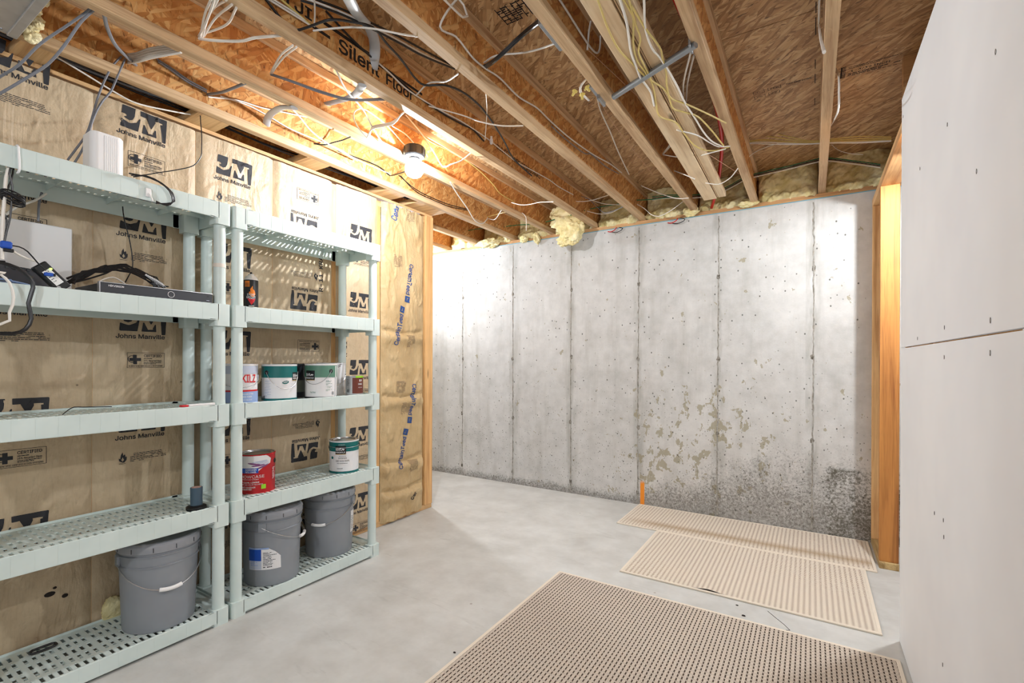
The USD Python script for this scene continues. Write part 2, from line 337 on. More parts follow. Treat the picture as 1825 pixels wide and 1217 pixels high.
def rug(p, qy, beige, brown, half, dens, stain, jit=1.0):
    def f(g):
        q = g.sep(g.obj()); pos = g('geometry').position; o = g.obj()
        fx = g.math('fraction', g.math('multiply_add', q.x, 1 / p, 100.0)); a = g.math('absolute', g.math('subtract', fx, .5))
        row = g.math('floor', g.math('multiply_add', q.x, 1 / p, 100.0))
        rn = g('white_noise_texture', dimensions='1D', w=row).value
        fy = g.math('fraction', g.math('add', g.math('multiply_add', q.y, 1 / qy, 100.0), g.math('multiply', g.math('add', rn, g.math('multiply', fx, .8)), jit))); b = g.math('absolute', g.math('subtract', fy, .5))
        nn = g.noise(o, 160, 2).fac; big = g.noise(o, 5, 3).fac
        base = g.mix(g.thr(nn, .35, .7), tuple(x * .86 for x in beige), beige)
        loop = g.math('multiply', g.thr(b, .5, .3), 1.0)
        base = g.mix(g.math('multiply', g.math('subtract', 1.0, loop), .5), base, tuple(x * .6 for x in beige))
        m = g.math('multiply', g.thr(a, half, half * .6), g.thr(g.math('multiply_add', nn, .5, b), dens, dens - .12))
        c = g.mix(m, base, brown)
        if stain:
            ly = g.math('absolute', g.math('subtract', g.sep(pos).y, 3.472)); s = g.math('multiply', g.thr(ly, .075, .0), g.thr(g.sep(pos).x, -1.2, -.95))
            c = g.mix(g.math('multiply', s, .66), c, srgb(164, 132, 90))
        h = g.math('multiply_add', loop, 1.0, g.math('multiply', nn, .4))
        return pbr(g, c, .95, h, .55, .004)
    return f
M['rug_big'] = mat('carpet_beige_check', rug(.0168, .023, srgb(208, 194, 178), srgb(66, 50, 38), .2, .65, False, .4))
M['rug_stripe'] = mat('carpet_beige_stripe', rug(.0236, .011, srgb(236, 224, 206), srgb(138, 106, 82), .27, .50, True))
M['binding'] = plain('carpet_binding', srgb(226, 214, 196), .9)
M['rug_back'] = plain('carpet_backing', srgb(120, 112, 100), .9)
# ================================================================ the setting
YB, HW, ZJ, ZS = 3.90, 2.2986, 2.337, 2.578      # wall plane, wall top, joist underside, subfloor underside
def structure(name): return thing(name, kind='structure')
fl = box(-6, 3.5, -3.5, 4.1, -.1, 0)
p = usdkit.mesh(stage, path_in('/World', 'floor'), fl, M['floor']).GetPrim(); tag(p, kind='structure')
# floor crack and dark crumbs in the slab
crack = np.array([(-.17, 2.56), (-.14, 2.52), (-.10, 2.47), (-.075, 2.43), (-.09, 2.42), (-.075, 2.395), (-.06, 2.37)])
wb = structure('wall_back')
put(wb, 'poured_wall', box(-6, 3.5, YB, 4.12, 0, HW), M['concrete_wall'])
X0 = -3.0381
for k in range(-2, 8):
    x = X0 + .6096 * k; zs = np.arange(.02, HW - .01, .02); r = np.random.default_rng(40 + k)
    pts = np.stack([x + .0016 * r.standard_normal(len(zs)) + .003 * np.sin(zs * 2 + k), np.full(len(zs), YB + .002), zs], 1)
    rad = .0035 + .004 * meshkit.fbm(np.stack([zs * 9, zs * 0 + k, zs * 0], 1), 3)
    put(wb, 'form_seam', tube(pts, rad, 6, smooth=False), M['concrete_fin'], 40)
    for z in (.105, .64, 1.206, 1.82):
        rr = np.random.default_rng(int(1000 * z) + k); b = trimesh.creation.icosphere(2, 1.0); n = meshkit.fbm(b.vertices * 1.7 + rr.random(3) * 20, 3)
        b.vertices *= (n * .9 + .55)[:, None]; b.vertices *= [.013, .006, .02]; b.apply_translation([x + rr.uniform(-.006, .004), YB + .002, z + rr.uniform(-.01, .01)])
        put(wb, 'form_tie', b, M['tie'], 50)
put(wb, 'sill_gasket', box(-6, 3.5, YB - .002, 4.06, HW, HW + .006), plain('blue_gasket', srgb(110, 160, 176), .6))
put(wb, 'sill_plate', box(-6, 3.5, YB + .012, 4.06, HW + .006, ZJ), wood('sill_lumber', srgb(200, 154, 104), srgb(160, 112, 66), 'x'))
put(wb, 'rim_board', box(-6, 3.5, 4.07, 4.11, ZJ, ZS), M['web'])

ce = structure('ceiling')
ys = [-3.4, -2.64, -1.42, -.19, 1.03, 2.25, 3.47, 4.11]
for i in range(len(ys) - 1):
    xs = [-6, -4.1, -1.62, .82, 3.5] if i % 2 else [-6, -2.86, -.395, 2.06, 3.5]
    for a, b in zip(xs[:-1], xs[1:]):
        put(ce, 'osb_panel', box(a + .0015, b - .0015, ys[i] + .0018, ys[i + 1] - .0018, ZS, ZS + .018), M['subfloor'])
put(ce, 'upper_floor', box(-6, 3.5, -3.4, 4.11, ZS + .019, ZS + .05), M['subfloor'])
down = lambda x, y: (lambda v: np.stack([x + v[:, 0], y - v[:, 1], np.full(len(v), ZS - .0008)], 1))
def stamp(x, y, items, label=None, rot=0): put(ce, 'ink_stamp', decal([place2(join2(items), rot=rot)], down(x, y)), M['ink_dark'], label=label)
def frame2(x, y, w, h, t=.002): return [rect2(x, x + t, y, y + h), rect2(x + w - t, x + w, y, y + h), rect2(x, x + .012, y, y + t), rect2(x, x + .012, y + h - t, y + h), rect2(x + w - .012, x + w, y, y + t), rect2(x + w - .012, x + w, y + h - t, y + h)]
stamp(-.262, 2.80, frame2(0, 0, .052, .032) + [fit_text('C', .018, .008, .014, .016)] + frame2(.0, -.05, .052, .032) + [fit_text('06', .012, -.042, .026, .016)], rot=.02)
stamp(-.195, 2.795, frame2(0, 0, .06, .032) + [fit_text('FEB', .012, .008, .036, .016)] + frame2(.0, -.05, .052, .032) + [fit_text('22', .012, -.042, .026, .016)])
stamp(-.115, 2.79, [fit_text('THIS SIDE DOWN', 0, .008, .11, .013, True), fit_text('MILL 724', .03, -.016, .05, .009)])
stamp(.115, 2.86, [bars2(.03, .085, .2, 2, .013, .004, 3), fit_text('1-3/32 INCH', .04, .04, .15, .016, True), bars2(.03, .022, .2, 2, .013, .007, 4), rect2(0, .006, 0, .1)] + [rect2(.006 + .02 * k, .02 + .02 * k, .0, .004) for k in range(11)] + [rect2(0, .02, .012 * k, .012 * k + .006) for k in range(9)])
stamp(-1.08, 1.68, [bars2(0, .09 - .011 * k, .17, 1, .01, .006, 20 + k, .7) for k in range(9)] + [rect2(.012 * k, .012 * k + .004, 0, .1) for k in range(0, 13, 2)])
for k, (y0, y1) in enumerate(((1.95, 2.05), (2.2, 2.27), (2.3, 2.42), (2.62, 2.7), (2.75, 2.84), (3.0, 3.08))):
    put(ce, 'chalk_mark', box(.009, .012, y0, y1, ZS - .0012, ZS), M['ink_dark'])

# left partition: studs, plates; its batts are things of their own
XW = -2.573; XI = -2.585
wl = structure('wall_left')
for y in (-1.6, -1.2, -.82, -.41, -.012, .388, .788, 1.186, 1.588, 1.982, 2.352):
    put(wl, 'stud', box(XI - .089, XI, y - .019, y + .019, .038, ZJ - .076), M['stud'])
put(wl, 'end_stud', rbox(XW - .089, XW, 2.829, 2.915, .038, 2.318, .002), M['stud'])
put(wl, 'bottom_plate', rbox(XI - .089, XI, -2.2, 2.922, 0, .038, .002), M['lumber'])
put(wl, 'top_plate', box(XI - .089, XI, -2.2, 2.829, 2.261, 2.299), M['lumber'])
put(wl, 'top_plate', box(XI - .089, XI, -2.2, 2.915, 2.319, 2.3365), M['lumber'])

# right partition: drywall with a doorway past its end
wr = structure('wall_right')
def sheet(z0, z1):
    zz = np.linspace(z0, z1, 60); r = np.random.default_rng(int(z0 * 100) + 3)
    pl = Polygon([(-1.6, z0), (1.2, z0)] + [(2.583 + .0025 * r.standard_normal(), z) for z in zz] + [(1.2, z1), (-1.6, z1)])
    m = extr(pl, .0127); T = np.array([[0, 0, 1, .32], [1, 0, 0, 0], [0, 1, 0, 0], [0, 0, 0, 1.0]]); m.apply_transform(T); return m
dw0 = put(wr, 'drywall_sheet', sheet(.004, 1.2355), M['drywall']); dw1 = put(wr, 'drywall_sheet', sheet(1.2405, 2.287), M['drywall'])
for y, nm, mt in ((3.455, 'stud', 'fir'), (3.862, 'stud', 'stud')): put(wr, nm, rbox(.3345, .4235, y, y + .038, .038, 2.19, .002), M[mt])
for y in (-1.2, -.8, -.4, .0, .4, .8, 1.2, 1.6, 2.0, 2.4, 2.545): put(wr, 'stud', box(.3345, .4235, y, y + .036, .04, 2.19), M['stud'])
put(wr, 'top_plate', rbox(.3335, .4235, -1.6, 3.9, 2.19, 2.238, .002), M['lumber'])
put(wr, 'bottom_plate', rbox(.3345, .4235, 3.44, 3.9, 0, .038, .002), wood('treated_plate', srgb(196, 168, 116), srgb(150, 120, 70), 'y'))
put(wr, 'bottom_plate', box(.3345, .4235, -1.6, 2.58, 0, .038), M['lumber'])
put(wr, 'cripple_block', box(.352, .44, 2.80, 2.838, 2.238, ZS), M['block'])
for y, z in ((1.363, 1.818), (1.776, 1.842), (2.544, 2.198), (1.8, 1.277), (1.389, 1.267), (1.801, 1.193), (1.39, 1.198), (2.172, 1.855), (1.494, 1.616), (2.206, 1.263), (1.803, .73), (1.797, .684), (1.804, .319), (1.919, .719)):
    put(dw1 if z > 1.238 else dw0, 'screw_dent', lathe([(0, -.0004), (.0022, -.0004), (.0034, .0006)], 10, (0, 0, 0)).apply_transform(np.array([[0, 0, -1, .3198], [1, 0, 0, y], [0, 2.0, 0, z], [0, 0, 0, 1.0]])), plain('dent_dark', srgb(96, 88, 80), .8) if y == 1.363 else '/World/Looks/dent_dark')

# ================================================================ floor joists
jl = ['I-joist farthest right, alone in front of the stamped floor panels', 'sixth I-joist from the papered wall, right of the pale plank', 'fifth I-joist from the papered wall, left of the pale plank', 'fourth I-joist from the papered wall, a long white cable along its web',
      'third I-joist from the papered wall, black lettering on its web', 'second I-joist from the papered wall, the bulb hanging beside it', 'first I-joist, just above the top of the papered wall, carrying the wooden blocks', 'I-joist past the papered wall, seen above the end stud', 'I-joist second past the papered wall, lowest in the far left corner']
JX = [.035 - .4135 * k for k in range(9)]
j0 = thing('floor_joist', jl[0], 'joist', (JX[0], 0, ZJ))
fw, fh, H = .043, .038, ZS - ZJ
put(j0, 'bottom_flange', rbox(0, fw, -2.6, 4.06, 0, fh, .0015), M['flange'])
put(j0, 'top_flange', rbox(0, fw, -2.6, 4.06, H - fh, H - .001, .0015), M['flange'])
put(j0, 'web', box(fw / 2 - .005, fw / 2 + .005, -2.6, 4.06, fh - .008, H - fh + .008), M['web'])
joists = [j0] + [dup(j0, 'floor_joist', jl[k], (JX[k], 0, ZJ)) for k in range(1, 9)]
jr = dup(j0, 'floor_joist', 'I-joist over the closet, hidden behind the drywall top', (.4485, 0, ZJ))
# lettering printed on the third joist's web
onweb = lambda xw: (lambda v: np.stack([np.full(len(v), xw + .0008), v[:, 0], v[:, 1]], 1))
xc = JX[4] + fw / 2 + .005
single('joist_lettering', decal([rect2(.92, 1.20, 2.424, 2.436), rect2(1.17, 1.43, 2.466, 2.48), rect2(1.43, 1.72, 2.45, 2.462), fit_text('TJI', 1.0, 2.446, .12, .042, True), fit_text('Silent', 1.24, 2.402, .21, .052, True), fit_text('Floor', 1.49, 2.396, .17, .046, True)], onweb(xc)), M['ink_dark'], 'large black lettering printed along the third joist web', 'lettering')
single('joist_lettering', decal([fit_text('TRUS JOIST', 2.36, 2.44, .16, .028, True), fit_text('PROFESSIONAL', 2.56, 2.432, .34, .028, True)], onweb(xc)), M['ink_dark'], 'small black lettering printed on the third joist right of the wire nut', 'lettering')

# blocks bridging from the first joist to the wall top
bl = [((.525, .632), 'pale wooden block bridging joist and wall top near the metal pan', 'leftmost'), ((1.121, 1.266), '', ''), ((1.70, 1.85), '', ''), ((2.30, 2.47), '', ''), ((2.60, 2.915), '', '')]
bn = ['wooden block over the wall top beside the metal pan at far left', 'wooden block over the wall top where the thin black wire hangs', 'wooden block over the wall top above the upside-down printed paper', 'wooden block over the wall top left of the torn yellow paper', 'wide wooden block over the end stud of the papered wall']
for k, ((y0, y1), _, _) in enumerate(bl):
    single('wood_block', rbox(-2.80, JX[6] + .008, y0, y1, ZJ + .0005, ZJ + .0365, .0015), M['block'], bn[k], 'wood block', group=None)
# pale planks between the joists
def plank(xa, ya, xb, yb, w, z0, z1):
    d = np.array([xb - xa, yb - ya]); L = np.linalg.norm(d); b = rbox(0, w, 0, L, z0, z1, .0015); th = math.atan2(d[0], d[1])
    b.apply_transform(trimesh.transformations.rotation_matrix(-th, [0, 0, 1])); b.apply_translation([xa, ya, 0]); return b
single('pale_plank', plank(-.598, -2.2, -.660, 3.655, .086, ZJ, ZJ + .036), M['pale'], 'wider pale new plank under the floor between two joists', 'plank')
single('pale_plank', plank(-.502, -2.2, -.562, 3.655, .048, ZJ + .006, ZJ + .044), M['pale'], 'narrower pale plank along the right side of the wide one', 'plank')
single('pale_plank', plank(-.5085, -2.2, -.5685, 3.64, .005, ZJ + .004, ZJ + .06), M['flange'], 'thin brown strip in the seam between the two pale planks', 'strip')
b = tube([(-.735, 2.0, ZJ - .008), (-.36, 1.825, ZJ - .008)], .0125, 16, smooth=False)
bar = thing('steel_bar', 'galvanised steel bar slung between two joists under the pale plank', 'bar', (0, 0, 0)); put(bar, 'rod', b, M['steel'], 40)
put(bar, 'end_plate', rbox(JX[2] - .004, JX[2] + .006, 1.96, 2.04, ZJ - .018, ZJ + .03, .001), M['steel']); put(bar, 'end_plate', rbox(JX[1] - .003, JX[1] + .004, 1.80, 1.86, ZJ - .018, ZJ + .03, .001), M['steel'])
single('hanger_bracket', rbox(JX[2] - .016, JX[2] - .001, 1.45, 1.62, ZJ + .004, ZJ + .03, .002), M['steel'], 'flat galvanised bracket on the fifth joist above the yellow wire nuts', 'bracket')
single('hanger_bracket', rbox(JX[2] - .016, JX[2] - .001, 1.90, 1.99, ZJ + .004, ZJ + .03, .002), M['steel'], 'small galvanised plate on the fifth joist at the wire nuts', 'bracket')
single('water_pipe', tube([(-.405, -.4, 2.46), (-.41, 1.2, 2.46), (-.412, 1.6, 2.452), (-.40, 2.0, 2.447), (-.402, 2.5, 2.44), (-.43, 2.9, 2.43), (-.50, 3.3, 2.41), (-.57, 3.62, 2.385), (-.66, 3.95, 2.36)], .0105, 14), M['red'], 'bright red plastic water pipe running behind the joist', 'pipe', 40)

# rim insulation: one batt per bay on the sill
rl = ['behind the end stud at the far left', 'left of the joist over the papered wall end', 'in the bay with the bright green cable stub', 'behind the torn tuft', 'between the third and fourth joists', 'between the fourth and fifth joists, above the red wire loop', 'behind the end of the pale plank', 'between the sixth and seventh joists', 'right of the seventh joist beside the partition']
bays = [(JX[k + 1] + fw, JX[k]) for k in range(8)][::-1]; bays = [(JX[8] - .37, JX[8])] + bays + [(JX[0] + fw, .44)]
rn = ['in the far left corner past the wall end', 'second bay from the far left corner', 'over the concrete just right of the end stud', 'left of the torn tuft, behind the green cable stub', 'behind the torn hanging tuft', 'between the third and fourth joists', 'above the red wire loop, left of the pale plank', 'behind the ends of the pale planks', 'between the sixth and seventh joists', 'in the last bay beside the drywall partition']
for k, (xa, xb) in enumerate(bays):
    full = k not in (4,)
    def fn(U, V, k=k, xa=xa, xb=xb):
        u = (U - xa) / (xb - xa); P = np.stack([U * 6, V * 6, np.full_like(U, k * 3.1)], -1)
        n = meshkit.fbm(P * 1.6, 5, k); n2 = meshkit.fbm(P * 5, 3, k + 9)
        puff = np.clip(np.minimum(u, 1 - u) * 7, 0, 1) ** .5
        lip = np.exp(-((V - ZJ - .03) / .032) ** 2)
        y = 3.985 - puff * (.02 + .17 * (n - .35)) - lip * (.06 * n2 + .015) - .035 * (n2 - .4)
        z = V - .02 * np.exp(-((V - ZJ) / .012) ** 2) * n
        return np.stack([U, np.clip(y, 3.86, 4.05), z], -1)
    top = grid(fn, np.linspace(xa + .001, xb - .001, 46), np.linspace(ZJ + .0015, ZS - .002, 30))
    back = box(xa + .002, xb - .002, 3.99, 4.068, ZJ + .001, ZS - .001)
    m = cat(top, back); 
    single('fiberglass_batt', m, M['fibre'], 'yellow fiberglass insulation stuffed ' + rn[k], 'insulation', True)
def blob(c, s, seed, amp=.9):
    b = trimesh.creation.icosphere(4, 1.0); d = b.vertices.copy(); n = meshkit.fbm(d * 1.6 + seed * 7.3, 4, seed); n2 = meshkit.fbm(d * 5 + seed, 3, seed + 3)
    b.vertices = d * (1 + amp * (n - .5) + .25 * (n2 - .5))[:, None] * s + c; return b
def union(*bs):
    r = None
    for b in bs:
        q = m3.Manifold(m3.Mesh(np.asarray(b.vertices, np.float32), np.asarray(b.faces, np.uint32))); r = q if r is None else r + q
    return r
single('insulation_tuft', union(blob((-1.79, 3.72, 2.40), (.13, .075, .11), 1, 1.3), blob((-1.72, 3.70, 2.27), (.10, .06, .105), 2, 1.3), blob((-1.80, 3.74, 2.23), (.07, .05, .06), 3, 1.3), blob((-1.87, 3.74, 2.45), (.07, .06, .07), 4)), M['fibre'], 'torn tuft of cream fiberglass hanging down over the concrete wall', 'insulation', True)
for k, (c, s, l) in enumerate((((-2.30, 3.885, 2.325), (.045, .03, .035), 'small wad of fiberglass drooping onto the concrete left of the tuft'), ((-2.70, 3.87, 2.33), (.12, .05, .045), 'loose fiberglass lump on the sill right of the end stud'), ((-2.16, 3.88, 2.315), (.03, .03, .045), 'little hanging fiberglass scrap beside the second wad'), ((-.80, 3.88, 2.335), (.05, .035, .035), 'fiberglass wad at the foot of the fifth joist'), ((-.40, 3.885, 2.34), (.06, .03, .03), 'fiberglass wad at the foot of the sixth joist'))):
    single('insulation_wad', blob(np.array(c), np.array(s), 20 + k, 1.2), M['fibre'], l, 'insulation', True)

# metal pan and foam at the top left
pan = thing('duct_pan', 'grey sheet metal duct pan closing the joist bay at the upper left', 'duct', (0, 0, 0))
put(pan, 'sheet', box(JX[6] + .012, JX[5] + .03, -1.5, .50, ZJ - .003, ZJ - .001), M['zinc'])
put(pan, 'edge_flange', rbox(JX[6] + .012, JX[5] + .03, .487, .514, ZJ - .010, ZJ - .0005, .002), M['zinc'])
put(pan, 'screw_head', lathe([(0, -.004), (.004, -.003), (.005, 0)], 12, (-2.41, .47, ZJ - .003)), M['steel']); put(pan, 'screw_head', lathe([(0, -.004), (.004, -.003), (.005, 0)], 12, (-2.41, .40, ZJ - .003)), M['steel'])
foam = union(*[blob((x, y, z), (.022, .026, .026), 50 + i, .8) for i, (x, y, z) in enumerate(((-2.395, .535, 2.368), (-2.385, .55, 2.40), (-2.36, .535, 2.43), (-2.33, .53, 2.45), (-2.30, .54, 2.44), (-2.27, .535, 2.46), (-2.24, .53, 2.45), (-2.4, .545, 2.35)))])
single('foam_bead', foam, M['foam'], 'lumpy cream spray foam squeezed out along the metal pan edge', 'foam', True)

# ================================================================ printed insulation batts of the papered wall
def jm_logo():
    P = Polygon([(.0, .0), (.05, 1.0), (1.0, 1.0), (.965, -.13), (.87, -.13), (.86, .0)]).buffer(-.04).buffer(.04)
    J = LineString([(.375, 1.1), (.35, .62), (.30, .42), (.19, .32), (.06, .40), (-.02, .62)]).buffer(.052, cap_style=2)
    ball = Point(.075, .56).buffer(.062)
    gap = LineString([(.37, 1.1), (.375, .72)]).buffer(.052, cap_style=2)
    Mst = unary_union([LineString([(.395, -.2), (.475, .74)]).buffer(.042, cap_style=2), LineString([(.49, .76), (.645, .10)]).buffer(.058, cap_style=2), LineString([(.64, .10), (.80, .76)]).buffer(.036, cap_style=2),
                       LineString([(.80, .78), (.83, -.2)]).buffer(.056, cap_style=2), sbox(.40, .70, .54, .765), sbox(.76, .71, .90, .775)])
    g = P.difference(unary_union([J, ball, gap, Mst])); return poly2(g.buffer(-.012).buffer(.012))
JM = jm_logo()
def jm_print(y, z, w=.187):
    """name at baseline z, starting at y, the emblem above it"""
    v, f = JM; return [place2((v, f), y + .012, z + .032, 0, w * .98, .098), fit_text('Johns Manville', y, z, w, .0185, True)]
def cert(y, z):
    c = [rect2(y, y + .145, z, z + .0015), rect2(y, y + .145, z - .066, z - .0645), rect2(y, y + .0015, z - .066, z), rect2(y + .1435, y + .145, z - .066, z),
         rect2(y + .022, y + .036, z - .05, z - .008), rect2(y + .008, y + .05, z - .036, z - .022), poly2(Point(y + .018, z - .027).buffer(.016).difference(Point(y + .018, z - .027).buffer(.0135))),
         fit_text('CERTIFIED', y + .062, z - .018, .07, .0115, True), bars2(y + .062, z - .0265, .07, 1, .01, .003, 5), fit_text('25% Recycled Glass', y + .062, z - .038, .07, .0072, True), bars2(y + .062, z - .0445, .07, 2, .0052, .0026, 6),
         fit_text('SCIENTIFIC CERTIFICATION SYSTEMS', y + .006, z - .061, .13, .006, True)]
    return c
def flame(y, z):
    fl = Polygon([(0, 0), (-.012, .008), (-.014, .02), (-.008, .016), (-.006, .034), (0, .046), (.002, .030), (.008, .036), (.011, .022), (.015, .026), (.014, .010), (.006, 0)])
    fl = fl.difference(Polygon([(0, .004), (-.005, .012), (0, .024), (.005, .012)]))
    return [place2(poly2(fl), y + .025, z - .045), bars2(y + .052, z - .012, .14, 6, .0066, .0024, 8), rect2(y + .012, y + .036, z - .05, z - .0485)]
def batt(y0, y1, seed, mat_, label, items, zt=2.305, zb=.035, amp=1.0, folds=(), ragged=False, x0=XI + .004, ink='ink'):
    W = y1 - y0
    def X(y, z):
        t = np.clip((y - y0) / W, 0, 1); P = np.stack([y * 5, z * 2.2, np.full_like(y, seed * 2.7)], -1)
        n = meshkit.fbm(P, 4, seed) - .5; rid = np.abs(meshkit.fbm(np.stack([y * 9 + z * 2.0, z * 3.0 - y * 2, y * 0 + seed], -1), 3, seed + 5) - .5)
        e = np.clip(np.minimum(t, 1 - t) / .09, 0, 1); e = e * e * (3 - 2 * e)
        d = e * (.006 + amp * (.024 * n + .085 * np.clip(.055 - rid, 0, 1))) + .0035 * (1 - np.clip(np.minimum(t, 1 - t) / .03, 0, 1)) * -1
        for zf, s in folds: d = d - e * s * np.exp(-((z - zf - .012 * np.sin(y * 14)) / .016) ** 2) + e * s * .9 * np.exp(-((z - zf + .05) / .04) ** 2)
        if amp > 1.5: d = d + e * .012 * np.sin(np.pi * t) + e * .02 * (meshkit.fbm(np.stack([y * 13, z * 13, y * 0 + 3], -1), 4, 31) - .5) * np.clip((.55 - z) / .4, 0, 1)
        return x0 + d
    t = thing('insulation_batt', label, 'insulation', (x0 - .06, (y0 + y1) / 2, zb))
    o = np.array([x0 - .06, (y0 + y1) / 2, zb]); 
    ny, nz = int(W / .009), int((zt - zb) / .011)
    def fn(U, V):
        z = V.copy()
        if ragged: z = z + np.clip((V - (zt - .06)) / .06, 0, 1) * (.03 * (meshkit.fbm(np.stack([U * 40, U * 0, U * 0], -1), 3, 4) - .5) + .008 * np.abs(np.sin(U * 190))) + np.clip((zb + .05 - V) / .05, 0, 1) * .05 * (meshkit.fbm(np.stack([U * 16, U * 0, U * 0], -1), 3, 6) - .5)
        return np.stack([X(U, V), U, z], -1) - o
    front = grid(fn, np.linspace(y0, y1, ny), np.linspace(zb, zt, nz))
    face_ = put(t, 'kraft_facing', front, mat_, True)
    put(t, 'glass_wool', box(-.03, x0 - .0105 - o[0], y0 + .012 - o[1], y1 - .012 - o[1], .01, zt - zb - .02), M['fibre'])
    for nm, its, ik in items:
        if not its: continue
        put(face_, nm, decal(its, lambda v: np.stack([X(v[:, 0], v[:, 1]) + (.0028 if amp > 1.5 else .0013), v[:, 0], v[:, 1]], 1) - o, .006 if amp > 1.5 else .012), M[ik])
    return t
def flip(items, y, z): return [place2(place2(i, -y, -z), y, z, math.pi) for i in items]
per = .4495
K = M['kraft']
# the plain ones before the first seam
def jm_items(y, z0, rows, ce0, off=0.0):
    out = []
    for k in rows:
        z = z0 - per * k; out.append(('printed_emblem', jm_print(y, z), 'ink'))
        out.append(('printed_notice', cert(y + .042, z - .066) if (k + ce0) % 2 == 0 else flame(y + .002, z - .056), 'ink'))
    return out
batt(-.4, -.022, 1, K, 'brown papered batt at the far left edge of the wall', [])
batt(-.002, .378, 2, K, 'brown papered batt partly out of the picture behind the modem', [])
batt(.398, .776, 3, K, 'brown papered batt behind the white panel, emblems cut by the left edge', jm_items(.445, 2.244, range(5), 1))
batt(.777, 1.172, 4, K, 'brown papered batt behind the white wireless speaker, four full emblems', jm_items(.853, 2.17, range(5), 0))
batt(1.174, 1.572, 5, K, 'brown papered batt where the two shelving units meet', jm_items(1.254, 2.098, range(5), 1))
up = [('printed_rating', [place2(fit_text('R-11', 0, 0, .11, .026, True), 1.895, 1.60, math.pi / 2)], 'ink'), ('printed_rating', [place2(fit_text('KRAFT', 0, 0, .13, .026, True), 1.895, 1.74, math.pi / 2)], 'ink')]
for k in range(5):
    z = 2.053 - per * k + .002
    up.append(('printed_emblem', flip(jm_print(1.68 + .004 * k, z), 1.68 + .004 * k + .0935, z), 'ink'))
    up.append(('printed_notice', flip(cert(1.72 + .004 * k - .035, z - .075) if k % 2 == 0 else flame(1.72 - .038, z - .055), 1.68 + .004 * k + .0935, z), 'ink'))
batt(1.574, 1.966, 6, K, 'brown papered batt printed upside down behind the paint cans', up)
batt(1.998, 2.336, 7, K, 'narrower brown papered batt between two bare studs, emblems cut off at right', jm_items(2.088, 1.948, range(5), 0) + [('printed_rating', [place2(fit_text('R-11', 0, 0, .10, .024, True), 2.078, 1.20, math.pi / 2)], 'ink')])
# yellow paper with blue lettering
def ct_word(y, z, ang, L=.235, hh=.036):
    w = fit_text('CertainTeed', 0, 0, L, hh, True); sq = poly2(sbox(L + .014, -.004, L + .06,   .042).difference(unary_union([sbox(L + .026, .014, L + .048, .019), sbox(L + .026, .019, L + .031, .03)])))
    return [place2(w, y, z, ang), place2(sq, y, z, ang)]
a1 = math.atan2(.30, .075)
ctb = [('printed_word', ct_word(2.515, 1.285, a1), 'ink_blue'), ('printed_word', ct_word(2.645, 1.905, a1 + math.pi + .07), 'ink_blue'), ('printed_word', ct_word(2.565, .375, a1), 'ink_blue'), ('printed_word', ct_word(2.675, 1.0, a1 + math.pi + .09), 'ink_blue'),
       ('printed_word', [place2(fit_text('Certa', 0, 0, .11, .046, True), 2.497, 2.185, a1)], 'ink_blue'), ('printed_word', [place2(fit_text('Cer', 0, 0, .06, .042, True), 2.69, .115, a1 - .2)], 'ink')]
for (y, z) in ((2.48, 1.94), (2.60, 2.30), (2.60, 1.36), (2.515, 1.02), (2.64, .42), (2.56, .86)):
    ctb.append(('printed_notice', [bars2(y, z - .0, .085, 10, .009, .0045, int(z * 100), .8)], 'ink_faint'))
ctb = [c for c in ctb]
batt(2.375, 2.812, 8, M['kraft_yellow'], 'yellow papered batt with blue lettering beside the end stud', ctb, amp=2.2, folds=((1.385, .016), (.915, .018), (.44, .02), (.23, .022)), ragged=True, zt=2.30, zb=.02)
# dark drops on the third batt's foot
for (y, z, a, b_) in ((.643, .238, .017, .010), (.658, .258, .006, .005), (.689, .214, .010, .008)):
    single('tar_spot', lathe([(0, .0015), (.8, .001), (1, 0)], 20).apply_transform(np.array([[0, 0, 1.0, XI + .0125], [a, 0, 0, y], [0, b_, 0, z], [0, 0, 0, 1.0]])), M['ink_dark'], {.643: 'largest black tar spot on the paper near the floor', .658: 'smallest black tar spot above the other two on the paper', .689: 'right one of the black tar spots on the paper'}[y], 'stain')
single('insulation_wad', blob(np.array((-2.555, .842, .10)), np.array((.012, .04, .05)), 77), M['fibre'], 'yellow fiberglass showing through torn paper behind the lone bucket', 'insulation', True)
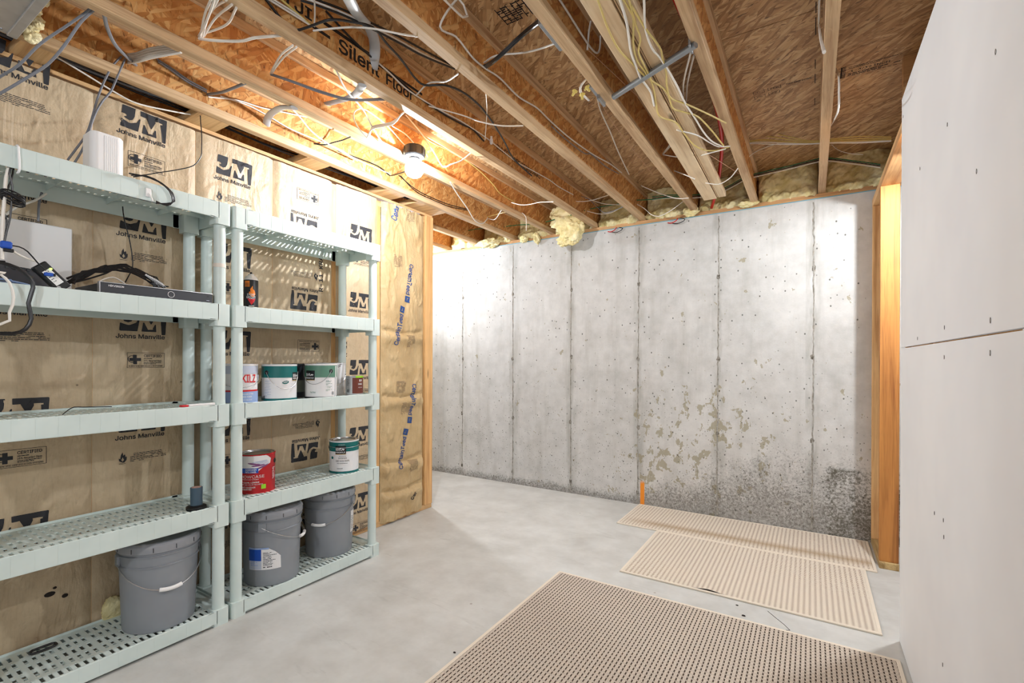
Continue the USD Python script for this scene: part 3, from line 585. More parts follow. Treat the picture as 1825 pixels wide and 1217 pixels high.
# ================================================================ shelving
def shelf_unit(label, loc):
    t = thing('shelving_unit', label, 'shelf', loc)
    D, L = .345, .872; hx, hy = D / 2, L / 2; S = M['sage']
    def deck(bottom):
        slots = []
        for r_ in range(5):
            x = -hx + .050 + r_ * .0620
            for c_ in range(32):
                y = -hy + .068 + c_ * .0238 + .006 * (c_ // 8)
                if y > hy - .06: continue
                slots.append(sbox(x - .020, y - .0056, x + .020, y + .0056))
        pl = sbox(-hx + .003, -hy + .003, hx - .003, hy - .003).difference(unary_union(slots)); m = extr(pl, .004); m.apply_translation([0, 0, -.0125])
        parts = [m]; low = -.060 if bottom else -.073
        for s in (-1, 1):
            parts.append(rbox(s * hx - (.004 if s > 0 else 0), s * hx + (0 if s > 0 else .004), -hy + .05, hy - .05, low, 0, .0015))
            parts.append(rbox(-hx + .05, hx - .05, s * hy - (.004 if s > 0 else 0), s * hy + (0 if s > 0 else .004), low, 0, .0015))
            n = 13; w = (L - .12) / n
            for k in range(n): parts.append(box(hx - .001, hx + .0004, -hy + .06 + k * w + .0007, -hy + .06 + (k + 1) * w - .0007, low + .004, -.003) if s > 0 else box(-hx - .0004, -hx + .001, -hy + .06 + k * w + .0007, -hy + .06 + (k + 1) * w - .0007, low + .004, -.003))
            for u in (-1, 1):
                cx, cy = s * (hx - .033), u * (hy - .033)
                sq = sbox(cx - .033, cy - .033, cx + .033, cy + .033).buffer(-.012).buffer(.012, quad_segs=5)
                lo = -.0705 if bottom else -.098
                q = sq if bottom else sq.difference(Point(cx, cy).buffer(.0235))
                b = extr(q, -lo); b.apply_translation([0, 0, lo]); parts.append(b)
                if not bottom: parts.append(lathe([(.0235, -.03), (.0235, -.026), (0, -.026), (0, -.03)], 20, (cx, cy, 0)))
                # bracket shoulder where the lip meets the corner
                parts.append(box(min(s * hx, s * (hx - .004)), max(s * hx, s * (hx - .004)), min(cy - u * .033, cy - u * .055), max(cy - u * .033, cy - u * .055), low - .0005, -.0005))
        for y in np.linspace(-hy + .15, hy - .15, 4): parts.append(box(-hx + .004, hx - .004, y - .0016, y + .0016, -.035, -.0125))
        for x in (-.06, .06): parts.append(box(x - .0016, x + .0016, -hy + .004, hy - .004, -.030, -.0125))
        return cat(*parts)
    top = [.0705, .533, .978, 1.424, 1.874]; dk, db = deck(False), deck(True)
    for i, z in enumerate(top):
        m = (db if i == 0 else dk).copy(); m.apply_translation([0, 0, z]); put(t, 'shelf_deck', m, S, 35)
    for i in range(4):
        for s in (-1, 1):
            for u in (-1, 1):
                z0, z1 = top[i] - .004, top[i + 1] - .090
                pr = [(0, z0), (.0255, z0), (.0245, z0 + .03), (.0238, z1 - .02), (.0238, z1 + .05), (0, z1 + .05)]
                put(t, 'post', lathe(pr, 28, (s * (hx - .033), u * (hy - .033), 0)), S, 35)
    return t
SX = -2.215 - .1725
u1 = shelf_unit('pale green plastic shelving unit at left, holding electronics and one bucket', (SX, .718, 0))
u2 = dup(u1, 'shelving_unit', 'pale green plastic shelving unit with paint cans and two buckets', (SX, 1.602, 0))
TX, TY = SX + .1725 - .033, .718 + .436 - .033
single('tape_band', lathe([(.0242, 0), (.0256, 0), (.0256, .017), (.0242, .017)], 28, (TX, TY, 1.588)), M['tape'], 'band of masking tape round a shelf post of the left unit', 'tape', 40)

# ================================================================ paint cans
def wrapfn(r, e=.0006): return lambda v: np.stack([(r + e) * np.cos(v[:, 0] / r), (r + e) * np.sin(v[:, 0] / r), v[:, 1]], 1)
def band(r, z0, z1, a0=0, a1=360, e=.0004, top=None):
    n = max(6, int(abs(a1 - a0) / 6)); aa = np.radians(np.linspace(a0, a1, n))
    def fn(U, V):
        zz = z0 + (V) * ((z1 if top is None else top(np.degrees(U))) - z0); return np.stack([(r + e) * np.cos(U), (r + e) * np.sin(U), zz], -1)
    return grid(fn, aa, np.linspace(0, 1, 3))
def face(loc): return math.degrees(math.atan2(-loc[1], -loc[0]))
def can(label, loc, r, h, body, lidmat='bright_steel', name='paint_can', full_lid=True):
    rz = face(loc); t = thing(name, label, 'paint can', loc, rz)
    put(t, 'body', lathe([(0, 0), (r - .003, 0), (r, .002), (r, .004), (r - .0015, .006), (r - .001, h - .012), (r, h - .010), (r + .001, h - .006), (r + .001, h - .002), (r - .001, h - .001), (r - .004, h - .002)], 56), M[body], 35)
    put(t, 'lid', lathe([(0, h - .007), (r - .022, h - .007), (r - .020, h - .0025), (r - .010, h - .0025), (r - .008, h - .006), (r - .0065, h - .006), (r - .005, h - .001), (r - .001, h - .0005)], 56), M[lidmat], 35)
    return t
def words(t, name, r, items, ink, e=.0010): put(t, name, decal(items, wrapfn(r, e), .010), M[ink])
def deg(r, a): return math.radians(a) * r
def ear(t, r, z, a, mt='black', rad=.011):
    m = lathe([(0, .0045), (rad * .6, .0045), (rad, .002), (rad, 0)], 24); R = trimesh.transformations.rotation_matrix(math.radians(90), [0, 1, 0]); m.apply_transform(R); m.apply_translation([r - .0008, 0, z])
    m.apply_transform(trimesh.transformations.rotation_matrix(math.radians(a), [0, 0, 1])); put(t, 'ear', m, M[mt], 40)
def bail(t, r, a0, z0, a1, drop, out=.004, rad=.0014, name='handle', mt='bright_steel'):
    pts = []
    for k in range(17):
        s = k / 16; a = math.radians(a0 + (a1 - a0) * s); rr = r + out + .004 * math.sin(math.pi * s)
        pts.append((rr * math.cos(a), rr * math.sin(a), z0 - drop * math.sin(math.pi * s) ** .8))
    put(t, name, tube(pts, rad, 8), M[mt], 40)
def logo_plate(t, r, a, z, w=.046, h=.040, cut=None):
    u = deg(r, a)
    words(t, 'label_plate', r, [rect2(u - w / 2, u + w / 2, z, z + h)], 'black', .0008)
    words(t, 'label_plate', r, [rect2(u - w / 2, u + w / 2, z - .003, z + .0005)], 'gold', .0008)
    bear = poly2(Polygon([(0, 0), (.002, .006), (.008, .009), (.014, .008), (.018, .006), (.018, .003), (.014, .003), (.013, 0), (.011, 0), (.010, .003), (.005, .003), (.004, 0)]))
    words(t, 'label_lettering', r, [fit_text('BEHR', u - w / 2 + .003, z + h * .42, w * .50, .014, True), place2(bear, u - w / 2 + .003 + w * .53, z + h * .42, 0, .95, 1.2), fit_text('PREMIUM PLUS', u - w / 2 + .003, z + h * .12, w * .86, .008, True)], 'label', .0014)
R = .083
# KILZ
c = can('white and pale blue primer can at the left end of the middle shelf', (-2.354, 1.264, .9655), R, .192, 'label', 'greypaint')
put(c, 'label_band', band(R, .145, .182), M['greypaint'], True); put(c, 'label_band', band(R, .004, .06), M['sky'], True); put(c, 'label_band', band(R, .06, .068, -60, 75, .0006), M['redink'], True)
words(c, 'label_lettering', R, [fit_text('KILZ', deg(R, 9), .104, .070, .036, True)], 'redink'); words(c, 'label_lettering', R, [fit_text('LATEX', deg(R, 2), .078, .045, .014, True), fit_text('WATER-BASED INTERIOR', deg(R, 6), .045, .06, .007, True), fit_text('EXTERIOR PRIMER', deg(R, 0), .032, .06, .007, True), fit_text('SEALER STAINBLOCKER', deg(R, 0), .018, .06, .006)], 'label', .0014)
bail(c, R, -70, .125, 80, .045); ear(c, R, .13, 80, 'greypaint')
# BEHR one
c = can('white paint can with a teal top band and green NEW badge on the middle shelf', (-2.337, 1.464, .9655), R, .19, 'label')
put(c, 'label_band', band(R, .122, .180, top=None), M['teal'], True); put(c, 'label_band', band(R, .006, .017), M['teal'], True)
logo_plate(c, R, 62, .108); ear(c, R, .148, -44); bail(c, R, -44, .150, 85, .085)
oval = poly2(affinity.scale(Point(0, 0).buffer(1), .016, .008)); words(c, 'label_badge', R, [place2(oval, deg(R, 20), .098, .15)], 'teal', .001); words(c, 'label_lettering', R, [fit_text('NEW', deg(R, 20) - .010, .0945, .020, .007, True, .1)], 'label', .0016)
words(c, 'label_lettering', R, [bars2(deg(R, -52), .105 - .014 * k, .036, 2, .006, .0022, k) for k in range(6)] + [fit_text('INTERIOR', deg(R, 40), .086, .03, .005), fit_text('SEMI-GLOSS', deg(R, 38), .072, .034, .006)], 'greypaint'); words(c, 'label_scrawl', R, [fit_text('Andi', deg(R, -75), .012, .035, .016, True, .1)], 'black')
# dark can between
c = can('dark olive paint can tucked behind, between two white cans', (-2.47, 1.606, .9655), R, .19, 'dark', 'dark')
put(c, 'label_band', band(R, .035, .10), plain('olive_label', srgb(110, 116, 104), .45), True); words(c, 'label_lettering', R, [fit_text('BEHR', deg(R, -5), .12, .05, .018, True)], 'greypaint')
# BEHR two
c = can('white paint can with a sage green top band, black ear at its right', (-2.309, 1.691, .9655), R, .192, 'label')
put(c, 'label_band', band(R, .118, .182), M['green_label'], True); put(c, 'label_band', band(R, .003, .013), M['black'], True); put(c, 'label_band', band(R, .004, .18, 62, 70, .0006), M['label'], True)
logo_plate(c, R, -42, .105, .058, .050); ear(c, R, .152, 38); bail(c, R, 38, .154, -85, .072)
words(c, 'label_lettering', R, [fit_text('Ultra Pure White', deg(R, -40), .168, .04, .004), fit_text('Deep Base', deg(R, -40), .034, .03, .010)] + [bars2(deg(R, 18), .098 - .016 * k, .034, 2, .006, .0022, 30 + k) for k in range(4)], 'green_label'); words(c, 'barcode', R, [rect2(deg(R, 42) + .0016 * k, deg(R, 42) + .0016 * k + (.0005 if k % 3 else .001), .022, .04) for k in range(10)], 'black')
# white gallon
c = can('plain white paint can behind the small brown can on the middle shelf', (-2.462, 1.874, .9655), R, .196, 'label')
words(c, 'label_scrawl', R, [place2(bars2(0, 0, .03, 2, .008, .003, 9), deg(R, 25), .175, .4)], 'dark'); bail(c, R, -60, .13, 75, .07); ear(c, R, .13, 75, 'label', .008)
# quart
rq = .0505
c = can('small quart can with a brown label and silver side', (-2.315, 1.925, .9655), rq, .118, 'zinc', 'bright_steel')
put(c, 'label_band', band(rq, .006, .108, -12, 120), M['brown'], True); put(c, 'label_band', band(rq, .004, .016, -12, 90, .0007), M['zinc'], True)
put(c, 'label_badge', band(rq, .108, .119, 8, 75, .0018), M['lime'], True)
words(c, 'label_lettering', rq, [fit_text('BEHR', deg(rq, 32), .086, .022, .012, True), fit_text('DURABLE', deg(rq, 26), .066, .028, .010, True), fit_text('WOOD STAIN', deg(rq, 26), .048, .028, .006)], 'label', .0012); words(c, 'barcode', rq, [rect2(deg(rq, -52) + .0017 * k, deg(rq, -52) + .0017 * k + (.0006 if k % 3 else .0011), .022, .04) for k in range(10)] + [bars2(deg(rq, -54), .095 - .01 * k, .026, 1, .006, .0022, k) for k in range(4)], 'dark')
# BEHR three
c = can('white paint can with a teal band, alone at the right of the fourth tier', (-2.342, 1.876, .5205), R, .192, 'label')
put(c, 'label_band', band(R, .130, .182), M['teal'], True); put(c, 'label_band', band(R, .004, .016), M['teal'], True)
logo_plate(c, R, -14, .117, .060, .046); ear(c, R, .148, -84, 'black', .010); ear(c, R, .160, 84, 'black', .010); bail(c, R, -84, .165, 86, .012, .006)
words(c, 'label_lettering', R, [centre_text('MILDEW RESISTANT', deg(R, -6), .102, .04, .004), centre_text('INTERIOR', deg(R, -6), .088, .046, .0085), centre_text('SEMI-GLOSS ENAMEL', deg(R, -6), .073, .078, .0085), bars2(deg(R, -28), .062, .075, 1, .005, .002, 2), bars2(deg(R, -28), .032, .07, 1, .005, .0025, 3)], 'dark'); words(c, 'label_badge', R, [place2(poly2(Point(0, 0).buffer(.008)), deg(R, -50), .094)], 'teal'); words(c, 'label_lettering', R, [centre_text('ULTRA PURE WHITE', deg(R, -10), .168, .035, .004)], 'label')
# red
c = can('red paint can with a purple and white swirl, at the left of the fourth tier', (-2.362, 1.362, .5205), R, .194, 'redlabel')
put(c, 'label_band', band(R, .125, .18, -80, 78, .0005, top=lambda a: .182), M['redlabel'], True)
sw = Polygon([(deg(R, -80), .186), (deg(R, 20), .186), (deg(R, 32), .178), (deg(R, 42), .166), (deg(R, 40), .150), (deg(R, 22), .142), (deg(R, 2), .118), (deg(R, -30), .112), (deg(R, -80), .120)]).buffer(.006)
words(c, 'label_art', R, [poly2(sw)], 'label', .0008); words(c, 'label_art', R, [poly2(affinity.rotate(affinity.scale(Point(deg(R, 5 + 7 * k), .158 - .006 * k).buffer(1), .040 - .006 * k, .0035), 8 + 6 * k)) for k in range(4)], 'bluelabel' if False else 'greypaint', .0011)
M['purple'] = plain('purple_print', srgb(128, 70, 120), .4)
words(c, 'label_art', R, [poly2(affinity.rotate(affinity.scale(Point(deg(R, -8 + 12 * k), .148 - .008 * k).buffer(1), .030, .004), 14 * k - 10)) for k in range(3)], 'purple', .0013)
words(c, 'label_plate', R, [rect2(deg(R, -70), deg(R, 4), .104, .128)], 'bluelabel', .0016); words(c, 'label_lettering', R, [fit_text('SHERWIN', deg(R, -36), .117, .05, .008, True), fit_text('WILLIAMS.', deg(R, -36), .106, .05, .008, True), fit_text('SHOWCASE', deg(R, -62), .080, .122, .014), fit_text('INTERIOR PAINT & PRIMER', deg(R, -50), .071, .08, .005), fit_text('EASY CLEAN, LONGER', deg(R, -62), .056, .10, .007, True), fit_text('LASTING AND COLOR RICHNESS', deg(R, -62), .046, .115, .006), fit_text('BEST COVERAGE', deg(R, -50), .032, .066, .007, True), fit_text('GUARANTEED', deg(R, -50), .022, .05, .007, True)] + [bars2(deg(R, 52), .118 - .006 * k, .03, 1, .006, .003, 70 + k) for k in range(10)], 'label', .0020)
words(c, 'label_badge', R, [poly2(sbox(deg(R, 14), .026, deg(R, 14) + .018, .044).buffer(.002))], 'lime', .0012); ear(c, R, .150, 70, 'black', .0125)
# stove spray
rs = .033
t = thing('spray_can', 'black aerosol can with an orange flame on the second tier', 'spray can', (-2.405, 1.352, 1.4115), face((-2.405, 1.352)))
put(t, 'body', lathe([(0, 0), (rs - .002, 0), (rs, .002), (rs, .165), (rs - .001, .167), (rs - .001, .168)], 40), M['black'], 35)
put(t, 'dome', lathe([(rs, .166), (rs + .0006, .168), (rs - .002, .172), (rs - .007, .184), (.014, .192), (.0135, .197), (0, .197)], 40), M['white_plastic'], 35)
put(t, 'nozzle', lathe([(0, .196), (.0055, .196), (.005, .208), (0, .209)], 20), M['black'], 35)
put(t, 'label_band', band(rs, .003, .028), M['orange'], True); put(t, 'label_band', band(rs, .028, .031), M['gold'], True)
fp = Polygon([(0, 0), (-.012, .012), (-.010, .024), (-.004, .020), (-.006, .036), (.004, .052), (.004, .038), (.012, .030), (.016, .012), (.008, 0)]).buffer(.001)
words(t, 'label_art', rs, [place2(poly2(fp), .003, .082)], 'orange'); words(t, 'label_art', rs, [poly2(Polygon([(-.016, .072), (.020, .072), (.014, .056), (.002, .040), (-.008, .056)]))], 'redink')
words(t, 'label_lettering', rs, [fit_text('STOVE', -.018, .086, .034, .010, True), fit_text('BRIGHT', -.020, .073, .040, .010, True), rect2(-.010, .014, .034, .0365), rect2(-.008, .012, .069, .0705)], 'label', .0014)
words(t, 'label_plate', rs, [rect2(-.030, -.006, .130, .160)], 'orange'); words(t, 'barcode', rs, [rect2(-.028 + .002 * k, -.0274 + .002 * k, .133, .150) for k in range(10)], 'dark', .0014)

# ================================================================ buckets
def bucket(label, loc, rb, rt, h, rz, swing):
    t = thing('bucket', label, 'bucket', loc, rz)
    k = lambda z: rb + (rt - rb) * z / h
    put(t, 'body', lathe([(0, .004), (rb - .012, 0), (rb - .003, .001), (rb, .006), (k(h * .72), h * .72), (k(h * .72) + .006, h * .725), (k(h * .72) + .006, h * .735), (k(h * .74), h * .742), (k(h * .84), h * .84), (k(h * .84) + .006, h * .845), (k(h * .84) + .006, h * .855), (k(h * .86), h * .862), (k(h * .93), h * .93), (0, h * .93)], 64), M['bucket'], 30)
    R2 = rt + .004
    lid_ = put(t, 'lid', lathe([(R2 - .002, h * .885), (R2 + .001, h * .885), (R2 + .0035, h * .90), (R2 + .003, h * .955), (R2, h * .97), (R2 - .004, h * .985), (R2 - .012, h * .99), (R2 - .018, h * .965), (R2 - .04, h * .96), (0, h * .96)], 64), M['bucket_lid'], 30)
    for a in range(0, 360, 30):
        b = rbox(R2 + .001, R2 + .0052, -.0012, .0012, h * .90, h * .95, .0008); b.apply_transform(trimesh.transformations.rotation_matrix(math.radians(a + 8), [0, 0, 1])); put(lid_, 'lid_tab', b, M['dark'])
    zz = h * .79; rr = k(zz)
    for s in (-1, 1):
        b = rbox(-.018, .018, rr - .002, rr + .010, zz - .022, zz + .022, .002); put(t, 'handle_ear', b if s > 0 else b.apply_transform(trimesh.transformations.rotation_matrix(math.pi, [0, 0, 1])), M['bucket'])
    # wire bail hanging on the +x side between the ears on +-y
    pts = []
    for i in range(25):
        a = -math.pi / 2 + math.pi * i / 24; rad = rr + .013; c_ = math.cos(a)
        pts.append((rad * c_ * 1.0 + .004 * c_, (rr + .010) * math.sin(a), zz - swing * c_ ** 1.0))
    hd_ = put(t, 'handle', tube(pts, .0021, 8), M['bright_steel'], 40)
    g0 = [p_ for p_ in pts[10:15]]
    put(hd_, 'handle_grip', tube(g0, [.0075, .0085, .0085, .0085, .0085, .0085, .0085, .0075] if False else .008, 14), M['white_plastic'], 40)
    return t, rb, rt
def facez(loc): return face(loc)
b1, _, _ = bucket('grey plastic bucket standing alone under the left shelving unit', (-2.376, .945, .0615), .128, .142, .372, face((-2.376, .945)) + 14, .115)
b2, rb, rt = bucket('grey lidded bucket with a blue and white label, left of the pair', (-2.362, 1.443, .0615), .128, .139, .372, face((-2.362, 1.443)) + 72, .085)
b3, _, _ = bucket('grey lidded bucket at the right of the pair, handle swung to the left', (-2.405, 1.822, .0615), .128, .139, .372, face((-2.405, 1.822)) - 22, .10)
def cone(rb, rt, h, a0, e=.0012): return lambda v: np.stack([(rb + (rt - rb) * v[:, 1] / h + e) * np.cos(a0 + v[:, 0] / rb), (rb + (rt - rb) * v[:, 1] / h + e) * np.sin(a0 + v[:, 0] / rb), v[:, 1]], 1)
a0 = math.radians(-72 - 26)
LB = Polygon([(-.05, .085), (.098, .085), (.096, .145), (.072, .172), (.045, .19), (-.05, .195)])
put(b2, 'label_sheet', decal([poly2(LB)], cone(.128, .139, .372, a0), .012), M['label'])
put(b2, 'label_sheet', decal([rect2(-.05, .012, .13, .186)], cone(.128, .139, .372, a0, .0018), .012), M['bluelabel']); put(b2, 'label_sheet', decal([rect2(-.05, .012, .087, .13)], cone(.128, .139, .372, a0, .0018), .012), M['greypaint'])
put(b2, 'label_lettering', decal([bars2(-.04, .122 - .008 * k, .046, 1, .006, .004, k) for k in range(3)] + [rect2(-.05, .045, .186, .194)], cone(.128, .139, .372, a0, .0022), .012), M['sky'])
put(b2, 'label_lettering', decal([bars2(.02, .168 - .0062 * k, .05 + .012 * min(k, 2), 1, .006, .0022, k) for k in range(11)] + [bars2(.02, .096, .066, 1, .006, .004, 40)], cone(.128, .139, .372, a0, .0022), .012), M['ink'])
put(b3, 'label_sheet', decal([rect2(0, .06, .11, .235)], cone(.128, .139, .372, math.radians(22 + 60)), .012), M['label']); put(b3, 'label_lettering', decal([bars2(.004, .2 - .01 * k, .05, 1, .006, .003, k) for k in range(8)], cone(.128, .139, .372, math.radians(22 + 60), .0018), .012), M['ink'])

# ================================================================ electronics and small things
t = thing('video_recorder', 'slim black video recorder with a silver edge on the second shelf', 'recorder', (-2.23, .888, 1.4185))
put(t, 'case', rbox(-.275, -.012, -.192, .192, .004, .044, .002), M['black']); put(t, 'front_panel', rbox(-.012, 0, -.196, .196, .0045, .0445, .002), M['dark'])
put(t, 'top_trim', rbox(-.013, .0015, -.1965, .1965, .0438, .0475, .001), M['bright_steel']); put(t, 'bottom_trim', rbox(-.013, .0015, -.1965, .1965, .002, .0065, .001), M['bright_steel']); put(t, 'side_trim', rbox(-.02, .0012, -.199, -.195, .002, .0475, .001), M['bright_steel'])
fx = lambda v: np.stack([np.full(len(v), .0012), v[:, 0], v[:, 1]], 1)
put(t, 'front_lettering', decal([fit_text('HIKVISION', -.172, .031, .048, .0065, True, 0)], fx), M['label'])
put(t, 'light_ring', decal([poly2(Point(.035, .025).buffer(.0125, quad_segs=12).difference(Point(.035, .025).buffer(.0110, quad_segs=12)))], fx), M['label'])
put(t, 'indicator', decal([poly2(Point(.176, .033).buffer(.004))], fx), M['black']); put(t, 'indicator', decal([rect2(.170, .182, .014, .0165)], fx), M['greypaint'])
for sx_ in (-.16, .16): put(t, 'foot', lathe([(0, 0), (.012, 0), (.012, .005), (0, .005)], 16, (-.03, sx_, -.0012)), M['black'])
single('white_panel', rbox(-2.545, -2.525, .30, .694, 1.413, 1.70, .003), M['white_plastic'], 'flat white panel leaning on the papered wall behind the modem', 'panel')
t = thing('modem', 'black vented modem lying on the second shelf at the left edge', 'modem', (-2.41, .44, 1.4125), 6)
body = m3.Manifold.hull_points(np.array([[-.07, -.145, 0], [.07, -.145, 0], [-.07, .145, 0], [.07, .145, 0], [-.055, -.145, .10], [.045, -.145, .10], [-.055, .142, .09], [.045, .142, .085]], float)); put(t, 'case', body, M['dark'])
for k in range(14): put(t, 'vent_slot', rbox(.0455, .050, -.12 + k * .0185, -.112 + k * .0185, .076, .086, .0008), M['black'])
for k in range(14): put(t, 'vent_slot', rbox(.066, .0712, -.12 + k * .0185, -.112 + k * .0185, .008, .018, .0008), M['black'])
t = thing('power_adapter', 'black power adapter tilted on its corner, white sticker on its face', 'adapter', (-2.285, .598, 1.4135)); Rm = trimesh.transformations.rotation_matrix(math.radians(42), [1, 0, 0])
b = rbox(-.03, 0, -.022, .022, .0, .105, .003); b.apply_transform(Rm); b.apply_translation([0, .012, .016]); put(t, 'case', b, M['black'])
st = rect2(-.013, .013, .022, .080); fa = lambda v: trimesh.transform_points(np.stack([np.full(len(v), .0008), v[:, 0], v[:, 1]], 1), Rm) + [0, .012, .016]
put(t, 'sticker', decal([st], fa), M['label']); put(t, 'sticker_print', decal([bars2(-.010, .072 - .009 * k, .020, 1, .006, .002, k) for k in range(5)], lambda v: fa(v) + [.0006, 0, 0]), M['ink']); put(t, 'badge', decal([poly2(Point(-.012, .014).buffer(.006))], fa), M['zinc']); 
put(t, 'status_light', trimesh.creation.icosphere(2, .004, ).apply_translation([.001, -.028, .052 + .03]), M['led'])
single('status_light', rbox(-2.235, -2.228, .55, .563, 1.416, 1.424, .001), M['led'], 'tiny green light glowing at the edge of the second shelf', 'light')
t = thing('wireless_speaker', 'white wireless speaker tower with ribbed corner on the top shelf', 'speaker', (-2.325, .729, 1.8655), 0)
sq = sbox(-.052, -.052, .052, .052).buffer(-.024).buffer(.024, quad_segs=14)
put(t, 'body', cat(*[x for x in [extr(sq, .158)]]).apply_translation([0, 0, .006]), M['white_plastic'], 30); put(t, 'cap', extr(sq.buffer(-.004), .006).apply_translation([0, 0, .163]), M['white_plastic'], 30); put(t, 'base', extr(sq.buffer(-.006), .0065), M['greypaint'], 30)
for k in range(7): put(t, 'rib', rbox(.0505, .0532, -.012 + k * .0062, -.012 + .0046 + k * .0062, .008, .160, .0008), M['white_plastic'])
t = thing('pipe_fitting', 'slate blue pipe stub on a black flange on the fourth shelf', 'pipe fitting', (-2.285, 1.047, .5215))
put(t, 'flange', lathe([(0, 0), (.040, 0), (.042, .006), (.041, .012), (.034, .017), (.026, .02), (0, .02)], 8), M['black'], 30)
put(t, 'pipe', lathe([(.0185, .016), (.0235, .016), (.0225, .05), (.0235, .094), (.0225, .096), (.019, .096), (.0185, .09), (.0185, .016)], 32), M['pvc'], 30); put(t, 'inner_rim', lathe([(.0175, .03), (.0189, .03), (.0189, .0965), (.0175, .0965), (.0175, .03)], 32), M['pvcin'], 30)
single('plastic_strip', rbox(-2.238, -2.216, .985, 1.09, .9785, .988, .0015), M['white_plastic'], 'small white plastic strip lying on the front of the middle shelf', 'strip')
single('red_tag', rbox(-2.2385, -2.2155, .958, .984, .9785, .986, .0015), M['redink'], 'dark red end piece beside the white strip on the middle shelf', 'tag')
cl = tube([(-2.50, .575, .071), (-2.50, .63, .071), (-2.485, .64, .071), (-2.47, .63, .071), (-2.47, .575, .071), (-2.485, .567, .071), (-2.50, .575, .071)], .0045, 8)
single('wire_clip', cl, M['black'], 'black wire clip ring lying at the back of the bottom left shelf', 'clip', 40)
single('cable_tie', tube([(-2.28, .468, 1.876), (-2.215, .47, 1.878), (-2.211, .472, 1.86), (-2.211, .474, 1.80), (-2.225, .472, 1.79)], .0035, 6), M['white_plastic'], 'white cable tie strapped round the lip of the top shelf', 'cable tie', 40)
single('adhesive_hook', cat(rbox(-2.2145, -2.2095, .826, .846, 1.815, 1.85, .002), tube([(-2.211, .836, 1.83), (-2.204, .842, 1.815), (-2.203, .846, 1.80)], .0028, 6)), M['white_plastic'], 'little white adhesive hook holding the wire coil on the top shelf lip', 'hook', 40)
t = thing('cable_bundle_knot', 'black zip-tied tangle of cord hanging at the left edge below the top shelf', 'cable', (-2.225, .45, 1.66))
for k in range(7):
    r_ = np.random.default_rng(k); a = np.linspace(0, 2 * np.pi, 14); put(t, 'cord_loop', tube(np.stack([.012 * np.cos(a) * r_.uniform(.5, 1), .028 * np.sin(a) + .012, .035 + .014 * np.cos(a + r_.uniform(0, 2)) + .003 * k], 1), .0026, 6), CAB['black'], 40)
t = thing('data_plug', 'blue data plug hanging at the left edge in front of the white panel', 'plug', (-2.222, .444, 1.535))
put(t, 'shell', rbox(-.008, .008, -.012, .016, 0, .024, .004), M['bluelabel']); put(t, 'strain_relief', rbox(-.006, .006, -.004, .02, -.01, .001, .002), M['black'])
t = thing('data_plug', 'small blue data plug pushed into the tilted adapter', 'plug', (-2.275, .562, 1.468)); put(t, 'shell', rbox(-.005, .005, -.012, .012, 0, .012, .002), M['bluelabel']); put(t, 'collar', rbox(-.004, .004, .012, .018, .001, .011, .001), M['black'])
for k in range(6): single('cable_marker', tube([(-2.396 + .004 * k, .895 + .006 * k, 1.537 - .004 * k), (-2.394 + .004 * k, .925 + .006 * k, 1.515 - .004 * k)], .0042, 8, smooth=False), M['white_plastic'], 'white marker sleeve on the black cable bundle behind the recorder', 'cable marker', 40, group='marker sleeves on the black bundle')

# ================================================================ lamp
bx, by, bz = BULB
t = thing('lamp_holder', 'round black lamp holder fixed to the second joist, its bulb lit', 'lamp holder', (bx, by, 2.322))
put(t, 'socket_cap', lathe([(0, .074), (.055, .074), (.060, .068), (.061, .022), (.056, .016), (.030, .012), (.026, 0), (.02, 0), (.0, .004)], 40), M['black'], 30)
put(t, 'mounting_strap', rbox(-.075, -.02, -.015, .015, .030, .046, .002), M['steel']); 
for k in range(10):
    b = rbox(.060, .0635, -.002, .002, .026, .064, .0008); b.apply_transform(trimesh.transformations.rotation_matrix(k * 2 * math.pi / 10, [0, 0, 1])); put(t, 'rib', b, M['black'])
t = thing('light_bulb', 'glowing white light bulb hanging from the black lamp holder', 'light bulb', (bx, by, bz - .040))
put(t, 'glass', lathe([(0, 0), (.020, .002), (.040, .013), (.052, .033), (.054, .052), (.047, .076), (.032, .098), (.022, .114), (.0, .114)], 36), M['bulb'], True)
put(t, 'screw_base', lathe([(0, .114), (.0135, .112), (.0135, .138), (0, .138)], 24), M['steel'], 30)

# ================================================================ carpets
def carpet(name, label, x0, x1, y0, y1, pitch, hi, mat_, z=.0, bw=.014, wavy=.0):
    cx, cy = (x0 + x1) / 2, (y0 + y1) / 2; t = thing('carpet_mat', label, 'carpet', (cx, cy, z)); hx, hy = (x1 - x0) / 2, (y1 - y0) / 2
    us = np.linspace(-hx + bw, hx - bw, int((x1 - x0) / pitch * 6)); vs = np.linspace(-hy + bw, hy - bw, 24)
    lift = lambda U, V: wavy * np.exp(-((U + .12) / .05) ** 2) * np.exp(-((V + hy) / .03) ** 2)
    def fn(U, V):
        fx_ = (U / pitch + 100.0) % 1.0; return np.stack([U, V, .0075 + hi * np.cos((fx_ - 0.0) * 2 * np.pi) * .5 + lift(U, V)], -1)
    put(t, 'loop_pile', grid(fn, us, vs), mat_, True, kind='stuff')
    put(t, 'backing', box(-hx + .003, hx - .003, -hy + .003, hy - .003, 0.0006, .0052), M['rug_back'])
    for q in ((-hx, hx, -hy, -hy + bw), (-hx, hx, hy - bw, hy), (-hx, -hx + bw, -hy + bw, hy - bw), (hx - bw, hx, -hy + bw, hy - bw)):
        put(t, 'binding', rbox(*q, .0008, .0085, .0012), M['binding'])
    return t
carpet('a', 'large beige and brown checked carpet piece in the foreground', -1.187, .30, .30, 2.405, .0168, .0012, M['rug_big'])
carpet('b', 'cream carpet piece with brown stripes, middle of the three, front edge lifted', -.905, .264, 2.590, 3.349, .0236, .0012, M['rug_stripe'], .0, wavy=.010)
